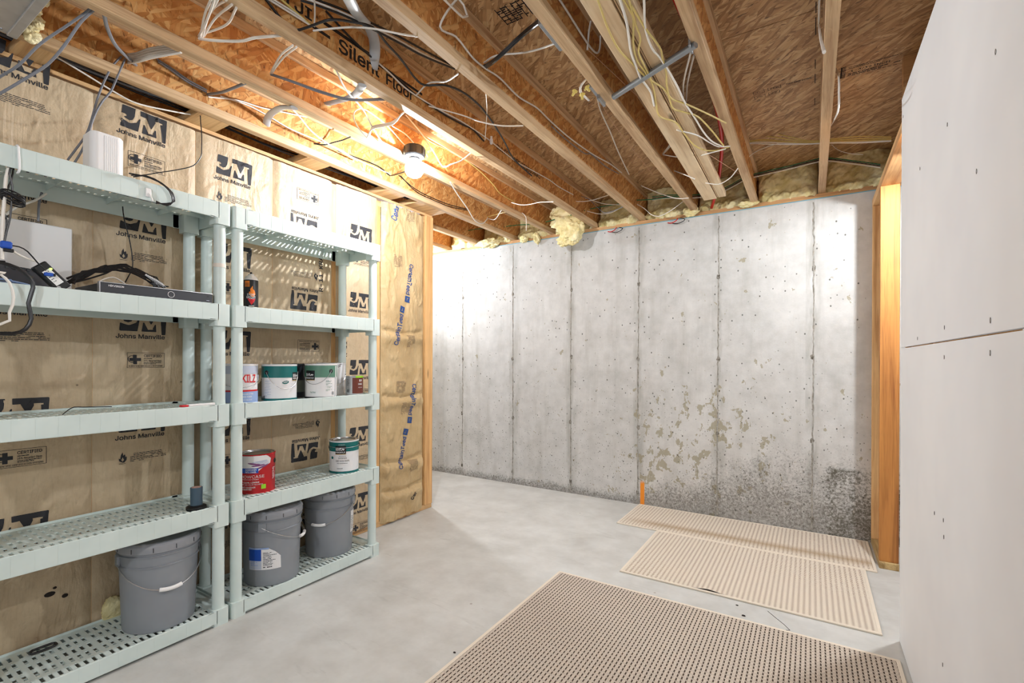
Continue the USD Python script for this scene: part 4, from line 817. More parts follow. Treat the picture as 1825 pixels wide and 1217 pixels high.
carpet('c', 'cream striped carpet piece with a brown soot line against the concrete wall', -1.195, .318, 3.351, 3.890, .0236, .0012, M['rug_stripe'])
# hairline crack and crumbs of the slab
single('floor_crack', tube([(x, y, .0004) for x, y in crack], .0012, 5, smooth=False), M['ink_dark'], 'thin crack in the concrete floor between two carpet pieces', 'crack')
for k, (x, y, s, l) in enumerate(((-1.18, 1.545, .009, 'larger dark crumb on the floor left of the big carpet'), (-1.215, 1.515, .006, 'smaller dark crumb on the floor left of the big carpet'), (-.262, 2.452, .008, 'black chip lying at the edge of the big carpet'), (-.30, 2.54, .006, 'dark fleck on the floor before the striped carpet'))):
    single('floor_crumb', blob(np.array((x, y, s * .25)), np.array((s, s * .7, s * .3)), 90 + k, .5), M['ink_dark'], l, 'crumb')
# wire pigtails at the wall top
for (x, l) in ((-1.385, 'red and black wire loop poking from the sill, left one'), (-.885, 'red and black wire loop poking from the sill, right one')):
    t = thing('wire_pigtail', l, 'wire', (x, 3.895, 2.262))
    put(t, 'red_wire', tube([(-.09, -.002, .022), (-.06, -.012, .012), (-.03, -.022, .018), (-.01, -.018, .035), (-.02, .006, .048)], .0035, 8), M['red'], 40); put(t, 'black_wire', tube([(-.05, -.014, .008), (-.01, -.024, -.002), (.03, -.024, .008), (.045, -.018, .026), (.02, -.012, .038), (.005, .006, .046)], .003, 8), CAB['black'], 40)
# yellow wire nuts
for k, (dx, dz, rx, l) in enumerate(((-.028, -.010, 35, 'left of the three yellow wire nuts'), (.004, -.034, 0, 'lowest of the three yellow wire nuts'), (.024, -.012, -35, 'right of the three yellow wire nuts'))):
    t = thing('wire_nut', l, 'wire nut', (-.812 + dx, 1.83, 2.315 + dz)); n = cat(lathe([(0, -.022), (.0045, -.022), (.0055, -.012), (.009, 0), (.0075, .004), (0, .004)], 10), rbox(-.013, .013, -.0018, .0018, -.006, .003, .001)); n.apply_transform(trimesh.transformations.rotation_matrix(math.radians(rx), [0, 1, 0])); put(t, 'cap', n, M['nut'], 30)
t = thing('wire_nut', 'white wire nut hanging on the third joist at the end of a black cable', 'wire nut', (-1.57, 2.275, 2.425)); put(t, 'cap', lathe([(0, 0), (.007, .002), (.011, .014), (.009, .03), (.006, .036), (.007, .046), (0, .048)], 12), M['white_plastic'], 30)
# grey sleeves bent through the webs
def sleeve(label, pts, a, b_): single('cable_sleeve', tube(pts, a, 14, rz=b_), M['rubber'], label, 'cable sleeve', 40)
sleeve('wide grey flexible sleeve bent from the fourth joist into the third joist web', [(-1.185, .70, 2.43), (-1.20, .86, 2.36), (-1.30, 1.043, 2.377), (-1.38, 1.15, 2.416), (-1.47, 1.285, 2.479), (-1.54, 1.375, 2.50), (-1.575, 1.409, 2.472), (-1.60, 1.418, 2.425)], .022, .010)
sleeve('grey flat sleeve passing from the third joist into the second joist web', [(-1.60, 1.365, 2.330), (-1.70, 1.421, 2.353), (-1.82, 1.467, 2.385), (-1.93, 1.49, 2.412), (-2.015, 1.497, 2.427)], .018, .008)
sleeve('short grey flat sleeve arching from the second joist into the joist over the wall', [(-2.01, 1.325, 2.330), (-2.12, 1.339, 2.369), (-2.26, 1.377, 2.403), (-2.37, 1.416, 2.419), (-2.425, 1.44, 2.405)], .018, .008)
# cables in the dark gap over the papered wall
for k in range(9):
    r_ = np.random.default_rng(300 + k); x = -2.63 + .016 * k + r_.uniform(-.004, .004); z = 2.40 + .02 * r_.random()
    pts = [(x + r_.uniform(-.01, .01), y, z + .012 * math.sin(y * 3 + k) + r_.uniform(-.008, .008)) for y in np.linspace(-.3, 2.75, 11)]
    single('electrical_cable', tube(pts, .0042 + .001 * (k % 2), 8), CAB['black' if k % 3 else 'gray'], 'black cable lying in the dark gap over the papered wall' if k % 3 else 'grey cable lying in the dark gap over the papered wall', 'cable', 40, group=('black' if k % 3 else 'grey') + ' cables in the gap over the wall')
CABLES=[
('grey cable drooping past the metal pan to the left edge, upper of two','gray',0.0042,[[-1.952,-0.884,2.415],[-1.952,0.166,2.405],[-1.964,0.598,2.406],[-2.02,0.616,2.385],[-2.077,0.614,2.364],[-2.133,0.576,2.31],[-2.19,0.519,2.232],[-2.247,0.48,2.159],[-2.303,0.452,2.127],[-2.36,0.424,2.097],[-2.409,0.38,2.071],[-2.418,-0.026,2.097],[-2.418,-1.076,2.097]],None),
('grey cable drooping past the wall top to the left edge, lower of two','gray',0.0042,[[-1.929,-0.875,2.412],[-1.929,0.175,2.402],[-1.941,0.601,2.393],[-2.0,0.625,2.382],[-2.049,0.628,2.373],[-2.097,0.597,2.318],[-2.146,0.567,2.237],[-2.194,0.537,2.173],[-2.243,0.493,2.117],[-2.291,0.45,2.066],[-2.34,0.42,2.037],[-2.386,0.372,2.01],[-2.395,-0.03,2.037],[-2.395,-1.08,2.037]],None),
('thick dark grey cable bent from the second joist into the joist over the wall','gray',0.0065,[[-2.03,0.637,2.345],[-2.129,0.677,2.358],[-2.228,0.732,2.363],[-2.326,0.804,2.386],[-2.425,0.87,2.42]],None),
('white cable in the flat twisted bundle between first and second joists','white',0.0042,[[-2.43,0.84,2.451],[-2.328,0.839,2.422],[-2.225,0.843,2.407],[-2.122,0.856,2.388],[-2.02,0.866,2.366]],'flat bundle of white cables near the wall router'),
('white cable in the flat twisted bundle between first and second joists','white',0.0042,[[-2.43,0.84,2.442],[-2.328,0.839,2.413],[-2.225,0.843,2.397],[-2.122,0.856,2.379],[-2.02,0.866,2.358]],'flat bundle of white cables near the wall router'),
('white cable in the flat twisted bundle between first and second joists','white',0.0042,[[-2.43,0.84,2.432],[-2.328,0.839,2.404],[-2.225,0.843,2.388],[-2.122,0.856,2.37],[-2.02,0.866,2.351]],'flat bundle of white cables near the wall router'),
('white cable in the flat twisted bundle between first and second joists','white',0.0042,[[-2.43,0.84,2.423],[-2.328,0.839,2.395],[-2.225,0.843,2.378],[-2.122,0.856,2.361],[-2.02,0.866,2.343]],'flat bundle of white cables near the wall router'),
('white cable in the flat twisted bundle between first and second joists','white',0.0042,[[-2.43,0.84,2.414],[-2.328,0.839,2.386],[-2.225,0.843,2.368],[-2.122,0.856,2.353],[-2.02,0.866,2.335]],'flat bundle of white cables near the wall router'),
('grey cable hanging from the first joist to the top shelf, left of two','gray',0.0038,[[-2.41,0.814,2.421],[-2.41,0.786,2.372],[-2.41,0.759,2.295],[-2.41,0.741,2.23],[-2.41,0.728,2.169],[-2.41,0.716,2.108],[-2.41,0.702,2.054],[-2.41,0.675,1.994],[-2.41,0.648,1.937]],None),
('grey cable hanging from the first joist to the top shelf, right of two','gray',0.0038,[[-2.405,0.824,2.415],[-2.405,0.801,2.337],[-2.405,0.777,2.257],[-2.405,0.753,2.212],[-2.405,0.732,2.158],[-2.405,0.718,2.106],[-2.405,0.707,2.053],[-2.405,0.689,1.989],[-2.405,0.667,1.933]],None),
('single white cable sagging through the gap above the paper wall','white',0.0035,[[-2.5,0.612,2.359],[-2.503,0.64,2.356],[-2.507,0.731,2.334],[-2.51,0.824,2.31],[-2.513,0.905,2.3],[-2.517,1.036,2.326],[-2.52,1.157,2.357]],None),
('white cable looping from third to second joist near the top left','white',0.004,[[-1.535,-0.728,2.321],[-1.535,0.322,2.321],[-1.546,0.732,2.304],[-1.6,0.772,2.321],[-1.805,0.848,2.387],[-2.01,0.928,2.427]],'loops of white cable at the top left'),
('white cable looping from third to second joist near the top left','white',0.004,[[-1.534,-0.708,2.33],[-1.534,0.342,2.33],[-1.545,0.754,2.315],[-1.6,0.792,2.33],[-1.805,0.859,2.385],[-2.01,0.934,2.426]],'loops of white cable at the top left'),
('white cable looping from third to second joist near the top left','white',0.004,[[-1.533,-0.718,2.331],[-1.533,0.332,2.331],[-1.544,0.743,2.323],[-1.6,0.782,2.331],[-1.805,0.852,2.361],[-2.01,0.922,2.424]],'loops of white cable at the top left'),
('white cable looping from third to second joist near the top left','white',0.004,[[-1.6,0.833,2.331],[-1.805,0.881,2.391],[-2.01,0.94,2.434]],'loops of white cable at the top left'),
('white cable looping from third to second joist near the top left','white',0.004,[[-1.6,0.847,2.329],[-1.805,0.92,2.393],[-2.01,0.932,2.438]],'loops of white cable at the top left'),
('white cable looping from third to second joist near the top left','white',0.004,[[-1.6,0.816,2.335],[-1.805,0.87,2.412],[-2.01,0.924,2.416]],'loops of white cable at the top left'),
('flat white cable running right from the loops to the third joist','white',0.0052,[[-2.0,0.919,2.41],[-1.905,0.934,2.378],[-1.81,0.977,2.368],[-1.715,0.976,2.346],[-1.62,1.024,2.349]],None),
('white cable of a short pair dropping from the third joist into the second joist web','white',0.004,[[-1.61,1.055,2.326],[-1.74,1.093,2.358],[-1.87,1.145,2.385],[-2.0,1.206,2.425]],'short pair of white cables at the second joist'),
('grey cable of the pair running along the second joist web toward the third joist','gray',0.0036,[[-2.0,1.206,2.423],[-1.905,1.255,2.383],[-1.81,1.325,2.346],[-1.715,1.403,2.322],[-1.62,1.51,2.348]],'pair of grey cables under the third joist'),
('grey cable of a pair running down along the web of the joist over the wall','gray',0.004,[[-2.412,0.94,2.479],[-2.412,0.994,2.47],[-2.412,1.061,2.451],[-2.412,1.142,2.443]],'pair of grey cables on the joist over the wall'),
('white cable of a short pair dropping from the third joist into the second joist web','white',0.004,[[-1.61,1.07,2.329],[-1.74,1.107,2.359],[-1.87,1.152,2.384],[-2.0,1.211,2.425]],'short pair of white cables at the second joist'),
('grey cable of the pair running along the second joist web toward the third joist','gray',0.0036,[[-2.0,1.206,2.418],[-1.905,1.255,2.378],[-1.81,1.325,2.339],[-1.715,1.403,2.317],[-1.62,1.509,2.341]],'pair of grey cables under the third joist'),
('grey cable of a pair running down along the web of the joist over the wall','gray',0.004,[[-2.412,0.944,2.471],[-2.412,0.994,2.46],[-2.412,1.061,2.44],[-2.412,1.142,2.432]],'pair of grey cables on the joist over the wall'),
('flat grey cable angled from the joist over the wall up to the second joist','gray',0.006,[[-2.42,1.15,2.428],[-2.287,1.144,2.396],[-2.153,1.124,2.364],[-2.02,1.11,2.341]],None),
('white cable wandering along the web of the joist over the wall, upper one','white',0.0036,[[-2.41,1.148,2.413],[-2.41,1.285,2.46],[-2.41,1.399,2.477],[-2.41,1.518,2.506],[-2.41,1.727,2.558],[-2.41,1.88,2.6]],None),
('white cable wandering along the web of the joist over the wall, lower one','white',0.0036,[[-2.41,1.203,2.442],[-2.41,1.329,2.458],[-2.41,1.434,2.452],[-2.41,1.567,2.435],[-2.41,1.726,2.439],[-2.41,1.879,2.444],[-2.41,2.021,2.43],[-2.41,2.283,2.432]],None),
('white cable slanting over the joist above the wall from its middle toward the bulb','white',0.0038,[[-2.03,1.296,2.347],[-2.117,1.418,2.365],[-2.205,1.553,2.365],[-2.292,1.724,2.384],[-2.38,1.996,2.408]],None),
('short dark cable tail poking out of the joist over the wall','black',0.0035,[[-2.42,1.719,2.416],[-2.39,1.767,2.421],[-2.36,1.813,2.447],[-2.33,1.849,2.467],[-2.3,1.88,2.491]],None),
('white cable crossing from the third joist diagonally down toward the bulb','white',0.0042,[[-1.62,1.249,2.343],[-1.71,1.372,2.346],[-1.8,1.544,2.359],[-1.89,1.685,2.352],[-1.98,1.835,2.351]],None),
('white cable curled into a loop left of the bulb','white',0.0034,[[-1.97,1.707,2.341],[-1.97,1.646,2.374],[-1.97,1.625,2.416],[-1.97,1.646,2.454],[-1.97,1.704,2.48],[-1.97,1.835,2.464],[-1.97,1.909,2.438],[-1.97,1.977,2.408],[-1.97,2.04,2.4]],None),
('white cable of a bunch rising from the loop beside the bulb to the third joist','white',0.0034,[[-1.97,1.711,2.336],[-1.883,1.671,2.344],[-1.795,1.664,2.333],[-1.708,1.647,2.316],[-1.62,1.613,2.325]],'bunch of white cables beside the bulb'),
('white cable of a bunch rising from the loop beside the bulb to the third joist','white',0.0034,[[-1.97,1.722,2.349],[-1.882,1.671,2.35],[-1.795,1.665,2.338],[-1.708,1.647,2.322],[-1.62,1.62,2.331]],'bunch of white cables beside the bulb'),
('white cable of a bunch rising from the loop beside the bulb to the third joist','white',0.0034,[[-1.97,1.733,2.363],[-1.882,1.671,2.355],[-1.795,1.665,2.344],[-1.707,1.647,2.327],[-1.62,1.627,2.337]],'bunch of white cables beside the bulb'),
('white cable dropping behind the bulb and rising right to the third joist','white',0.004,[[-1.97,1.987,2.582],[-1.915,2.066,2.487],[-1.86,2.109,2.386],[-1.805,2.124,2.295],[-1.75,2.128,2.297],[-1.695,2.156,2.317],[-1.64,2.184,2.365]],None),
('white cable reaching from the bunch to the top of the lamp holder','white',0.0034,[[-1.95,1.869,2.46],[-1.943,1.96,2.452],[-1.937,2.015,2.427],[-1.93,2.04,2.403]],None),
('tan yellow cable running along the second joist web right of the bulb','yellow',0.0036,[[-2.0,2.027,2.604],[-2.0,2.207,2.531],[-2.0,2.484,2.545],[-2.0,2.728,2.527],[-2.0,2.915,2.483],[-2.0,3.02,2.443],[-2.0,3.212,2.437]],None),
('black and white striped cable entering the joist over the wall below the bulb','black',0.0034,[[-2.41,1.879,2.431],[-2.41,2.047,2.443],[-2.41,2.195,2.447],[-2.41,2.293,2.42]],None),
('short black cable between the joist over the wall and the bulb','black',0.0034,[[-2.42,2.307,2.427],[-2.31,2.267,2.402],[-2.2,2.237,2.391]],None),
('thin dark cable drooping on the first joist right of the bulb','black',0.0024,[[-2.41,2.375,2.45],[-2.41,2.534,2.406],[-2.41,2.706,2.395],[-2.41,2.928,2.401],[-2.41,3.152,2.429]],'thin dark cables right of the bulb'),
('thin dark cable drooping on the first joist right of the bulb','black',0.0024,[[-2.41,2.391,2.452],[-2.41,2.534,2.393],[-2.41,2.706,2.382],[-2.41,2.928,2.387],[-2.41,3.151,2.42]],'thin dark cables right of the bulb'),
('white cable hooking from the second joist to the first near the end stud','white',0.0042,[[-1.98,2.406,2.328],[-2.053,2.567,2.316],[-2.127,2.774,2.289],[-2.2,2.968,2.258],[-2.273,3.166,2.291],[-2.347,3.342,2.383],[-2.42,3.456,2.443]],None),
('tan cable stub between two joists above the end stud','yellow',0.0034,[[-2.42,3.447,2.441],[-2.225,3.282,2.386],[-2.03,3.143,2.34]],None),
('white cable stub curving between two joists above the end stud','white',0.0038,[[-2.42,3.456,2.428],[-2.225,3.282,2.349],[-2.03,3.08,2.336]],None),
('thin white wire end hanging from the second joist near the concrete wall','white',0.0026,[[-1.99,3.324,2.376],[-1.975,3.361,2.347],[-1.96,3.344,2.231]],None),
('long black cable swinging from the third joist across to the right and down its web','black',0.0045,[[-1.541,-0.576,2.43],[-1.541,0.474,2.42],[-1.546,0.85,2.4],[-1.572,0.924,2.4],[-1.589,0.959,2.4],[-1.584,1.003,2.37],[-1.587,1.049,2.37],[-1.525,1.065,2.37],[-1.435,1.081,2.37],[-1.418,1.152,2.4],[-1.371,1.216,2.4],[-1.394,1.306,2.4],[-1.417,1.405,2.4],[-1.459,1.529,2.4],[-1.46,1.594,2.4],[-1.384,1.642,2.4],[-1.35,1.732,2.4],[-1.355,1.873,2.4],[-1.4,2.059,2.4],[-1.467,2.269,2.4],[-1.514,2.396,2.4],[-1.545,2.529,2.4],[-1.57,2.747,2.4]],None),
('black cable of the trio running beside the third joist toward the fourth joist, upper one','black',0.004,[[-1.542,-0.478,2.45],[-1.542,0.572,2.45],[-1.538,0.946,2.45],[-1.517,1.022,2.46],[-1.497,1.075,2.46],[-1.456,1.16,2.46],[-1.418,1.275,2.46],[-1.389,1.372,2.46],[-1.364,1.477,2.46],[-1.328,1.621,2.46]],None),
('white cable of the trio running beside the third joist toward the fourth joist','white',0.0036,[[-1.559,-0.473,2.45],[-1.559,0.577,2.45],[-1.553,0.955,2.45],[-1.524,1.027,2.45],[-1.497,1.075,2.45],[-1.458,1.162,2.45],[-1.421,1.277,2.45],[-1.395,1.378,2.45],[-1.371,1.485,2.45],[-1.324,1.627,2.45]],None),
('black cable of the trio running beside the third joist toward the fourth joist, lower one','black',0.004,[[-1.526,1.028,2.44],[-1.497,1.075,2.44],[-1.456,1.16,2.44],[-1.42,1.276,2.44],[-1.394,1.377,2.44],[-1.37,1.484,2.44],[-1.314,1.623,2.44]],None),
('beige cable running right from a staple to the underside of the fourth joist','white',0.0036,[[-1.58,1.117,2.405],[-1.504,1.158,2.411],[-1.428,1.187,2.404],[-1.352,1.215,2.386],[-1.276,1.261,2.368],[-1.2,1.271,2.338]],None),
('white wire dropping straight down to a staple on the third joist','white',0.003,[[-1.394,-0.474,2.45],[-1.394,0.576,2.443],[-1.403,0.969,2.417],[-1.45,1.026,2.423],[-1.515,1.078,2.431],[-1.58,1.122,2.424]],None),
('yellow cable running down to the staple on the third joist','yellow',0.0042,[[-1.58,-0.525,2.45],[-1.58,0.525,2.45],[-1.58,0.91,2.45],[-1.58,0.975,2.451],[-1.58,0.985,2.442],[-1.58,1.044,2.431],[-1.58,1.108,2.42]],None),
('white cable of a pair running down the third joist web to its staple','white',0.0036,[[-1.58,-0.574,2.44],[-1.58,0.476,2.43],[-1.58,0.846,2.407],[-1.58,0.926,2.41],[-1.58,1.025,2.415],[-1.58,1.101,2.418]],'pair of white cables at the third joist staple'),
('white cable of a pair running down the third joist web to its staple','white',0.0036,[[-1.58,-0.558,2.45],[-1.58,0.492,2.44],[-1.58,0.862,2.417],[-1.58,0.942,2.42],[-1.58,1.038,2.425],[-1.58,1.101,2.422]],'pair of white cables at the third joist staple'),
('black cable running along the web of the third joist to a white wire nut','black',0.0042,[[-1.585,1.175,2.517],[-1.585,1.292,2.481],[-1.585,1.433,2.457],[-1.585,1.537,2.451],[-1.585,1.658,2.43],[-1.585,1.841,2.426],[-1.585,2.022,2.439],[-1.585,2.116,2.451],[-1.585,2.222,2.427]],None),
('white cable running along the web of the third joist to the concrete wall','white',0.0036,[[-1.582,1.427,2.456],[-1.582,1.504,2.444],[-1.582,1.618,2.424],[-1.582,1.837,2.432],[-1.582,2.018,2.449],[-1.582,2.235,2.453],[-1.582,2.397,2.443],[-1.582,2.57,2.433],[-1.582,2.769,2.447],[-1.582,3.017,2.463],[-1.582,3.167,2.461],[-1.582,3.42,2.477]],None),
('grey cable arching from the third joist web up to the fourth joist','white',0.0036,[[-1.585,1.669,2.425],[-1.457,1.616,2.418],[-1.328,1.58,2.369],[-1.2,1.503,2.321]],None),
('white cable lying nearly level between the third and fourth joists','white',0.0034,[[-1.58,1.753,2.413],[-1.488,1.898,2.407],[-1.395,1.918,2.36],[-1.302,1.969,2.337],[-1.21,2.03,2.338]],None),
('thin white cord hanging straight down from the fourth joist to the wire nut','white',0.0022,[[-1.21,1.711,2.348],[-1.355,1.924,2.398],[-1.5,2.113,2.37]],None),
('white cable hanging to a staple and running the length of the fourth joist web','white',0.0042,[[-1.096,-0.098,2.45],[-1.096,0.952,2.45],[-1.1,1.404,2.45],[-1.12,1.402,2.526],[-1.165,1.352,2.409],[-1.165,1.443,2.424],[-1.165,1.499,2.414],[-1.165,1.558,2.401],[-1.165,1.64,2.404],[-1.165,1.75,2.419],[-1.165,1.91,2.412],[-1.165,2.087,2.439],[-1.165,2.224,2.436],[-1.165,2.469,2.441],[-1.165,2.813,2.474],[-1.165,3.117,2.52],[-1.165,3.343,2.538]],None),
('thin grey cable following the white one along the fourth joist web','gray',0.0028,[[-1.165,2.243,2.414],[-1.165,2.433,2.414],[-1.165,2.673,2.43],[-1.165,2.786,2.464],[-1.165,3.023,2.473],[-1.165,3.284,2.51]],None),
('upper thick black cable of the slanting pair between fourth and fifth joists','black',0.006,[[-1.17,1.639,2.415],[-1.047,1.549,2.358],[-0.923,1.54,2.404],[-0.8,1.456,2.361]],'pair of black cables between the fourth and fifth joists'),
('lower thick black cable of the slanting pair between fourth and fifth joists','black',0.006,[[-1.17,1.651,2.414],[-1.047,1.549,2.352],[-0.923,1.54,2.396],[-0.8,1.455,2.351]],'pair of black cables between the fourth and fifth joists'),
('light grey cable from the black pair to the bracket on the fifth joist','white',0.0036,[[-1.17,1.639,2.429],[-1.078,1.595,2.404],[-0.985,1.642,2.409],[-0.893,1.614,2.377],[-0.8,1.584,2.353]],None),
('short white cable curling down to the yellow wire nuts','white',0.0036,[[-0.8,1.868,2.363],[-0.813,1.835,2.327],[-0.827,1.853,2.307],[-0.84,1.973,2.331]],'white cable tails at the yellow wire nuts'),
('short white cable curling down to the yellow wire nuts','white',0.0036,[[-0.8,1.856,2.354],[-0.813,1.835,2.322],[-0.827,1.864,2.312],[-0.84,1.979,2.334]],'white cable tails at the yellow wire nuts'),
('white cable dropping from the fifth joist bracket to the concrete wall','white',0.004,[[-0.897,2.198,2.5],[-0.946,2.377,2.5],[-0.989,2.641,2.5],[-1.04,2.924,2.5],[-1.099,3.307,2.5]],None),
('thin reddish string stretched beside the white cable toward the wall','tan',0.0014,[[-0.877,2.176,2.47],[-0.905,2.335,2.47],[-0.924,2.655,2.47],[-0.934,3.31,2.47]],None),
('thin pink string stretched along the web of the fifth joist','tan',0.0014,[[-0.766,1.79,2.43],[-0.733,2.139,2.453],[-0.7,2.571,2.487]],None),
('white cable hanging down onto the fifth joist web beside the pale plank','white',0.004,[[-0.755,0.354,2.45],[-0.755,1.404,2.45],[-0.755,1.859,2.45],[-0.755,1.854,2.672],[-0.755,1.782,2.514],[-0.755,1.759,2.409]],None),
('yellow cable along the left edge of the pale plank','yellow',0.0038,[[-0.572,-0.058,2.327],[-0.572,0.992,2.327],[-0.574,1.363,2.327],[-0.582,1.442,2.327],[-0.6,1.574,2.327],[-0.606,1.697,2.327],[-0.592,1.795,2.327],[-0.579,1.884,2.327],[-0.565,1.946,2.327]],None),
('yellow cable on the pale plank, bending round the seam','yellow',0.0038,[[-0.514,-0.027,2.327],[-0.514,1.023,2.327],[-0.513,1.393,2.327],[-0.511,1.473,2.327],[-0.508,1.557,2.327],[-0.52,1.606,2.327],[-0.553,1.708,2.327],[-0.569,1.81,2.327],[-0.564,1.88,2.327],[-0.561,1.954,2.327],[-0.532,2.043,2.327],[-0.521,2.147,2.327],[-0.481,2.215,2.327],[-0.411,2.363,2.327],[-0.353,2.498,2.327]],None),
('yellow cable on the pale plank bulging right then in to the steel bar','yellow',0.0038,[[-0.486,-0.017,2.327],[-0.486,1.033,2.327],[-0.488,1.404,2.327],[-0.496,1.483,2.327],[-0.513,1.61,2.327],[-0.52,1.683,2.327],[-0.55,1.759,2.327],[-0.555,1.865,2.327],[-0.557,1.924,2.327],[-0.57,2.034,2.327],[-0.59,2.141,2.327],[-0.607,2.268,2.327],[-0.558,2.362,2.327],[-0.547,2.516,2.327],[-0.532,2.667,2.327],[-0.49,2.765,2.327],[-0.43,2.796,2.327],[-0.375,2.783,2.327]],None),
('yellow cable near the right edge of the pale plank','yellow',0.0038,[[-0.498,1.512,2.327],[-0.49,1.641,2.327],[-0.479,1.726,2.327],[-0.475,1.787,2.327],[-0.482,1.837,2.327],[-0.495,1.942,2.327],[-0.513,2.021,2.327],[-0.53,2.136,2.327],[-0.536,2.231,2.327],[-0.502,2.287,2.327],[-0.456,2.364,2.327],[-0.424,2.545,2.327],[-0.41,2.669,2.327],[-0.4,2.751,2.327]],None),
('white cable on the pale plank between two yellow ones','white',0.0046,[[-0.51,-0.032,2.327],[-0.51,1.018,2.327],[-0.512,1.389,2.327],[-0.52,1.468,2.327],[-0.537,1.588,2.327],[-0.57,1.727,2.327],[-0.582,1.818,2.327],[-0.591,1.925,2.327],[-0.585,2.039,2.327],[-0.603,2.16,2.327]],None),
('white cable along the right side of the pale plank to the sixth joist','white',0.004,[[-0.437,0.009,2.327],[-0.437,1.059,2.327],[-0.44,1.431,2.327],[-0.455,1.509,2.327],[-0.49,1.641,2.327],[-0.5,1.764,2.327],[-0.489,1.837,2.327],[-0.479,2.043,2.327],[-0.48,2.21,2.327],[-0.47,2.374,2.327],[-0.462,2.535,2.327],[-0.443,2.67,2.327],[-0.402,2.765,2.327]],None),
('white cable from the plank sweeping right to the sixth joist','white',0.0036,[[-0.57,2.446,2.327],[-0.496,2.556,2.327],[-0.459,2.667,2.327],[-0.423,2.752,2.327],[-0.371,2.777,2.327]],None),
('white cable of the pair crossing under the plank from sixth to fifth joist','white',0.004,[[-0.4,1.931,2.369],[-0.471,2.137,2.378],[-0.542,2.446,2.453],[-0.613,2.658,2.434],[-0.684,2.777,2.413],[-0.755,2.891,2.417]],'pair of white cables crossing the plank'),
('white cable of the pair crossing under the plank from sixth to fifth joist','white',0.004,[[-0.4,1.993,2.394],[-0.471,2.214,2.416],[-0.542,2.507,2.481],[-0.613,2.71,2.456],[-0.684,2.815,2.427],[-0.755,2.917,2.427]],'pair of white cables crossing the plank'),
('pale cable bowing under the plank end to the sixth joist','white',0.0032,[[-0.75,2.872,2.402],[-0.66,2.873,2.368],[-0.57,2.937,2.377],[-0.48,2.74,2.297],[-0.39,2.755,2.308]],None),
('white cable from the sixth joist down to the end of the plank','white',0.0034,[[-0.373,3.106,2.32],[-0.434,3.241,2.32],[-0.51,3.314,2.32],[-0.577,3.248,2.32]],None),
('thin pale string under the plank toward the sixth joist','tan',0.0014,[[-0.495,2.892,2.35],[-0.438,3.093,2.35],[-0.387,3.277,2.35]],None),
('white cable crossing from the fifth joist behind the plank','white',0.0034,[[-0.75,3.156,2.402],[-0.675,3.083,2.34],[-0.6,3.023,2.277]],None),
('yellow cable of the bundle strung from the sixth joist across to the right partition','yellow',0.0036,[[-0.455,3.36,2.566],[-0.393,3.36,2.569],[-0.319,3.36,2.572],[-0.237,3.36,2.558],[-0.128,3.36,2.521],[-0.012,3.36,2.485],[0.099,3.36,2.467],[0.232,3.36,2.441],[0.371,3.36,2.412]],'yellow cables strung to the right partition'),
('white cable of the bundle strung from the sixth joist across to the right partition','white',0.0036,[[-0.455,3.36,2.566],[-0.393,3.36,2.566],[-0.319,3.36,2.561],[-0.237,3.36,2.543],[-0.128,3.36,2.511],[-0.012,3.36,2.481],[0.099,3.36,2.462],[0.232,3.36,2.433],[0.371,3.36,2.407]],'white cables strung to the right partition'),
('yellow cable of the bundle strung from the sixth joist across to the right partition','yellow',0.0036,[[-0.455,3.36,2.566],[-0.393,3.36,2.573],[-0.319,3.36,2.586],[-0.237,3.36,2.579],[-0.128,3.36,2.535],[-0.012,3.36,2.491],[0.099,3.36,2.474],[0.232,3.36,2.451],[0.371,3.36,2.418]],'yellow cables strung to the right partition'),
('white cable of the bundle strung from the sixth joist across to the right partition','white',0.0036,[[-0.455,3.36,2.566],[-0.393,3.36,2.564],[-0.319,3.36,2.554],[-0.237,3.36,2.532],[-0.128,3.36,2.504],[-0.012,3.36,2.479],[0.099,3.36,2.459],[0.232,3.36,2.428],[0.371,3.36,2.404]],'white cables strung to the right partition'),
('yellow cable of the bundle strung from the sixth joist across to the right partition','yellow',0.0036,[[-0.455,3.36,2.566],[-0.393,3.36,2.579],[-0.319,3.36,2.604],[-0.237,3.36,2.606],[-0.128,3.36,2.552],[-0.012,3.36,2.497],[0.099,3.36,2.482],[0.233,3.36,2.464],[0.371,3.36,2.426]],'yellow cables strung to the right partition'),
('yellow cable of the bundle strung from the sixth joist across to the right partition','yellow',0.0036,[[-0.455,3.36,2.566],[-0.393,3.36,2.567],[-0.319,3.36,2.565],[-0.237,3.36,2.548],[-0.128,3.36,2.514],[-0.012,3.36,2.483],[0.099,3.36,2.464],[0.232,3.36,2.435],[0.371,3.36,2.409]],'yellow cables strung to the right partition'),
('thin white cable angled across the bay left of the seventh joist','white',0.0026,[[-0.383,3.5,2.509],[-0.309,3.5,2.555],[-0.212,3.5,2.575],[-0.149,3.5,2.581]],None),
('white cable arcing against the left side of the seventh joist near the top','white',0.0036,[[0.02,0.698,2.45],[0.02,1.748,2.45],[0.02,2.15,2.45],[0.02,2.198,2.575],[0.02,2.227,2.521],[0.02,1.759,2.185],[0.02,1.172,1.814]],None),
('white cable bowed out on the right of the seventh joist','white',0.0036,[[0.09,2.77,2.598],[0.09,2.363,2.348],[0.09,2.321,2.259],[0.09,2.429,2.228],[0.09,3.405,2.574]],None),
('thin white cable looping right of the seventh joist above the insulation','white',0.0026,[[0.1,3.7,2.586],[0.139,3.7,2.537],[0.198,3.7,2.501],[0.27,3.7,2.477]],None),
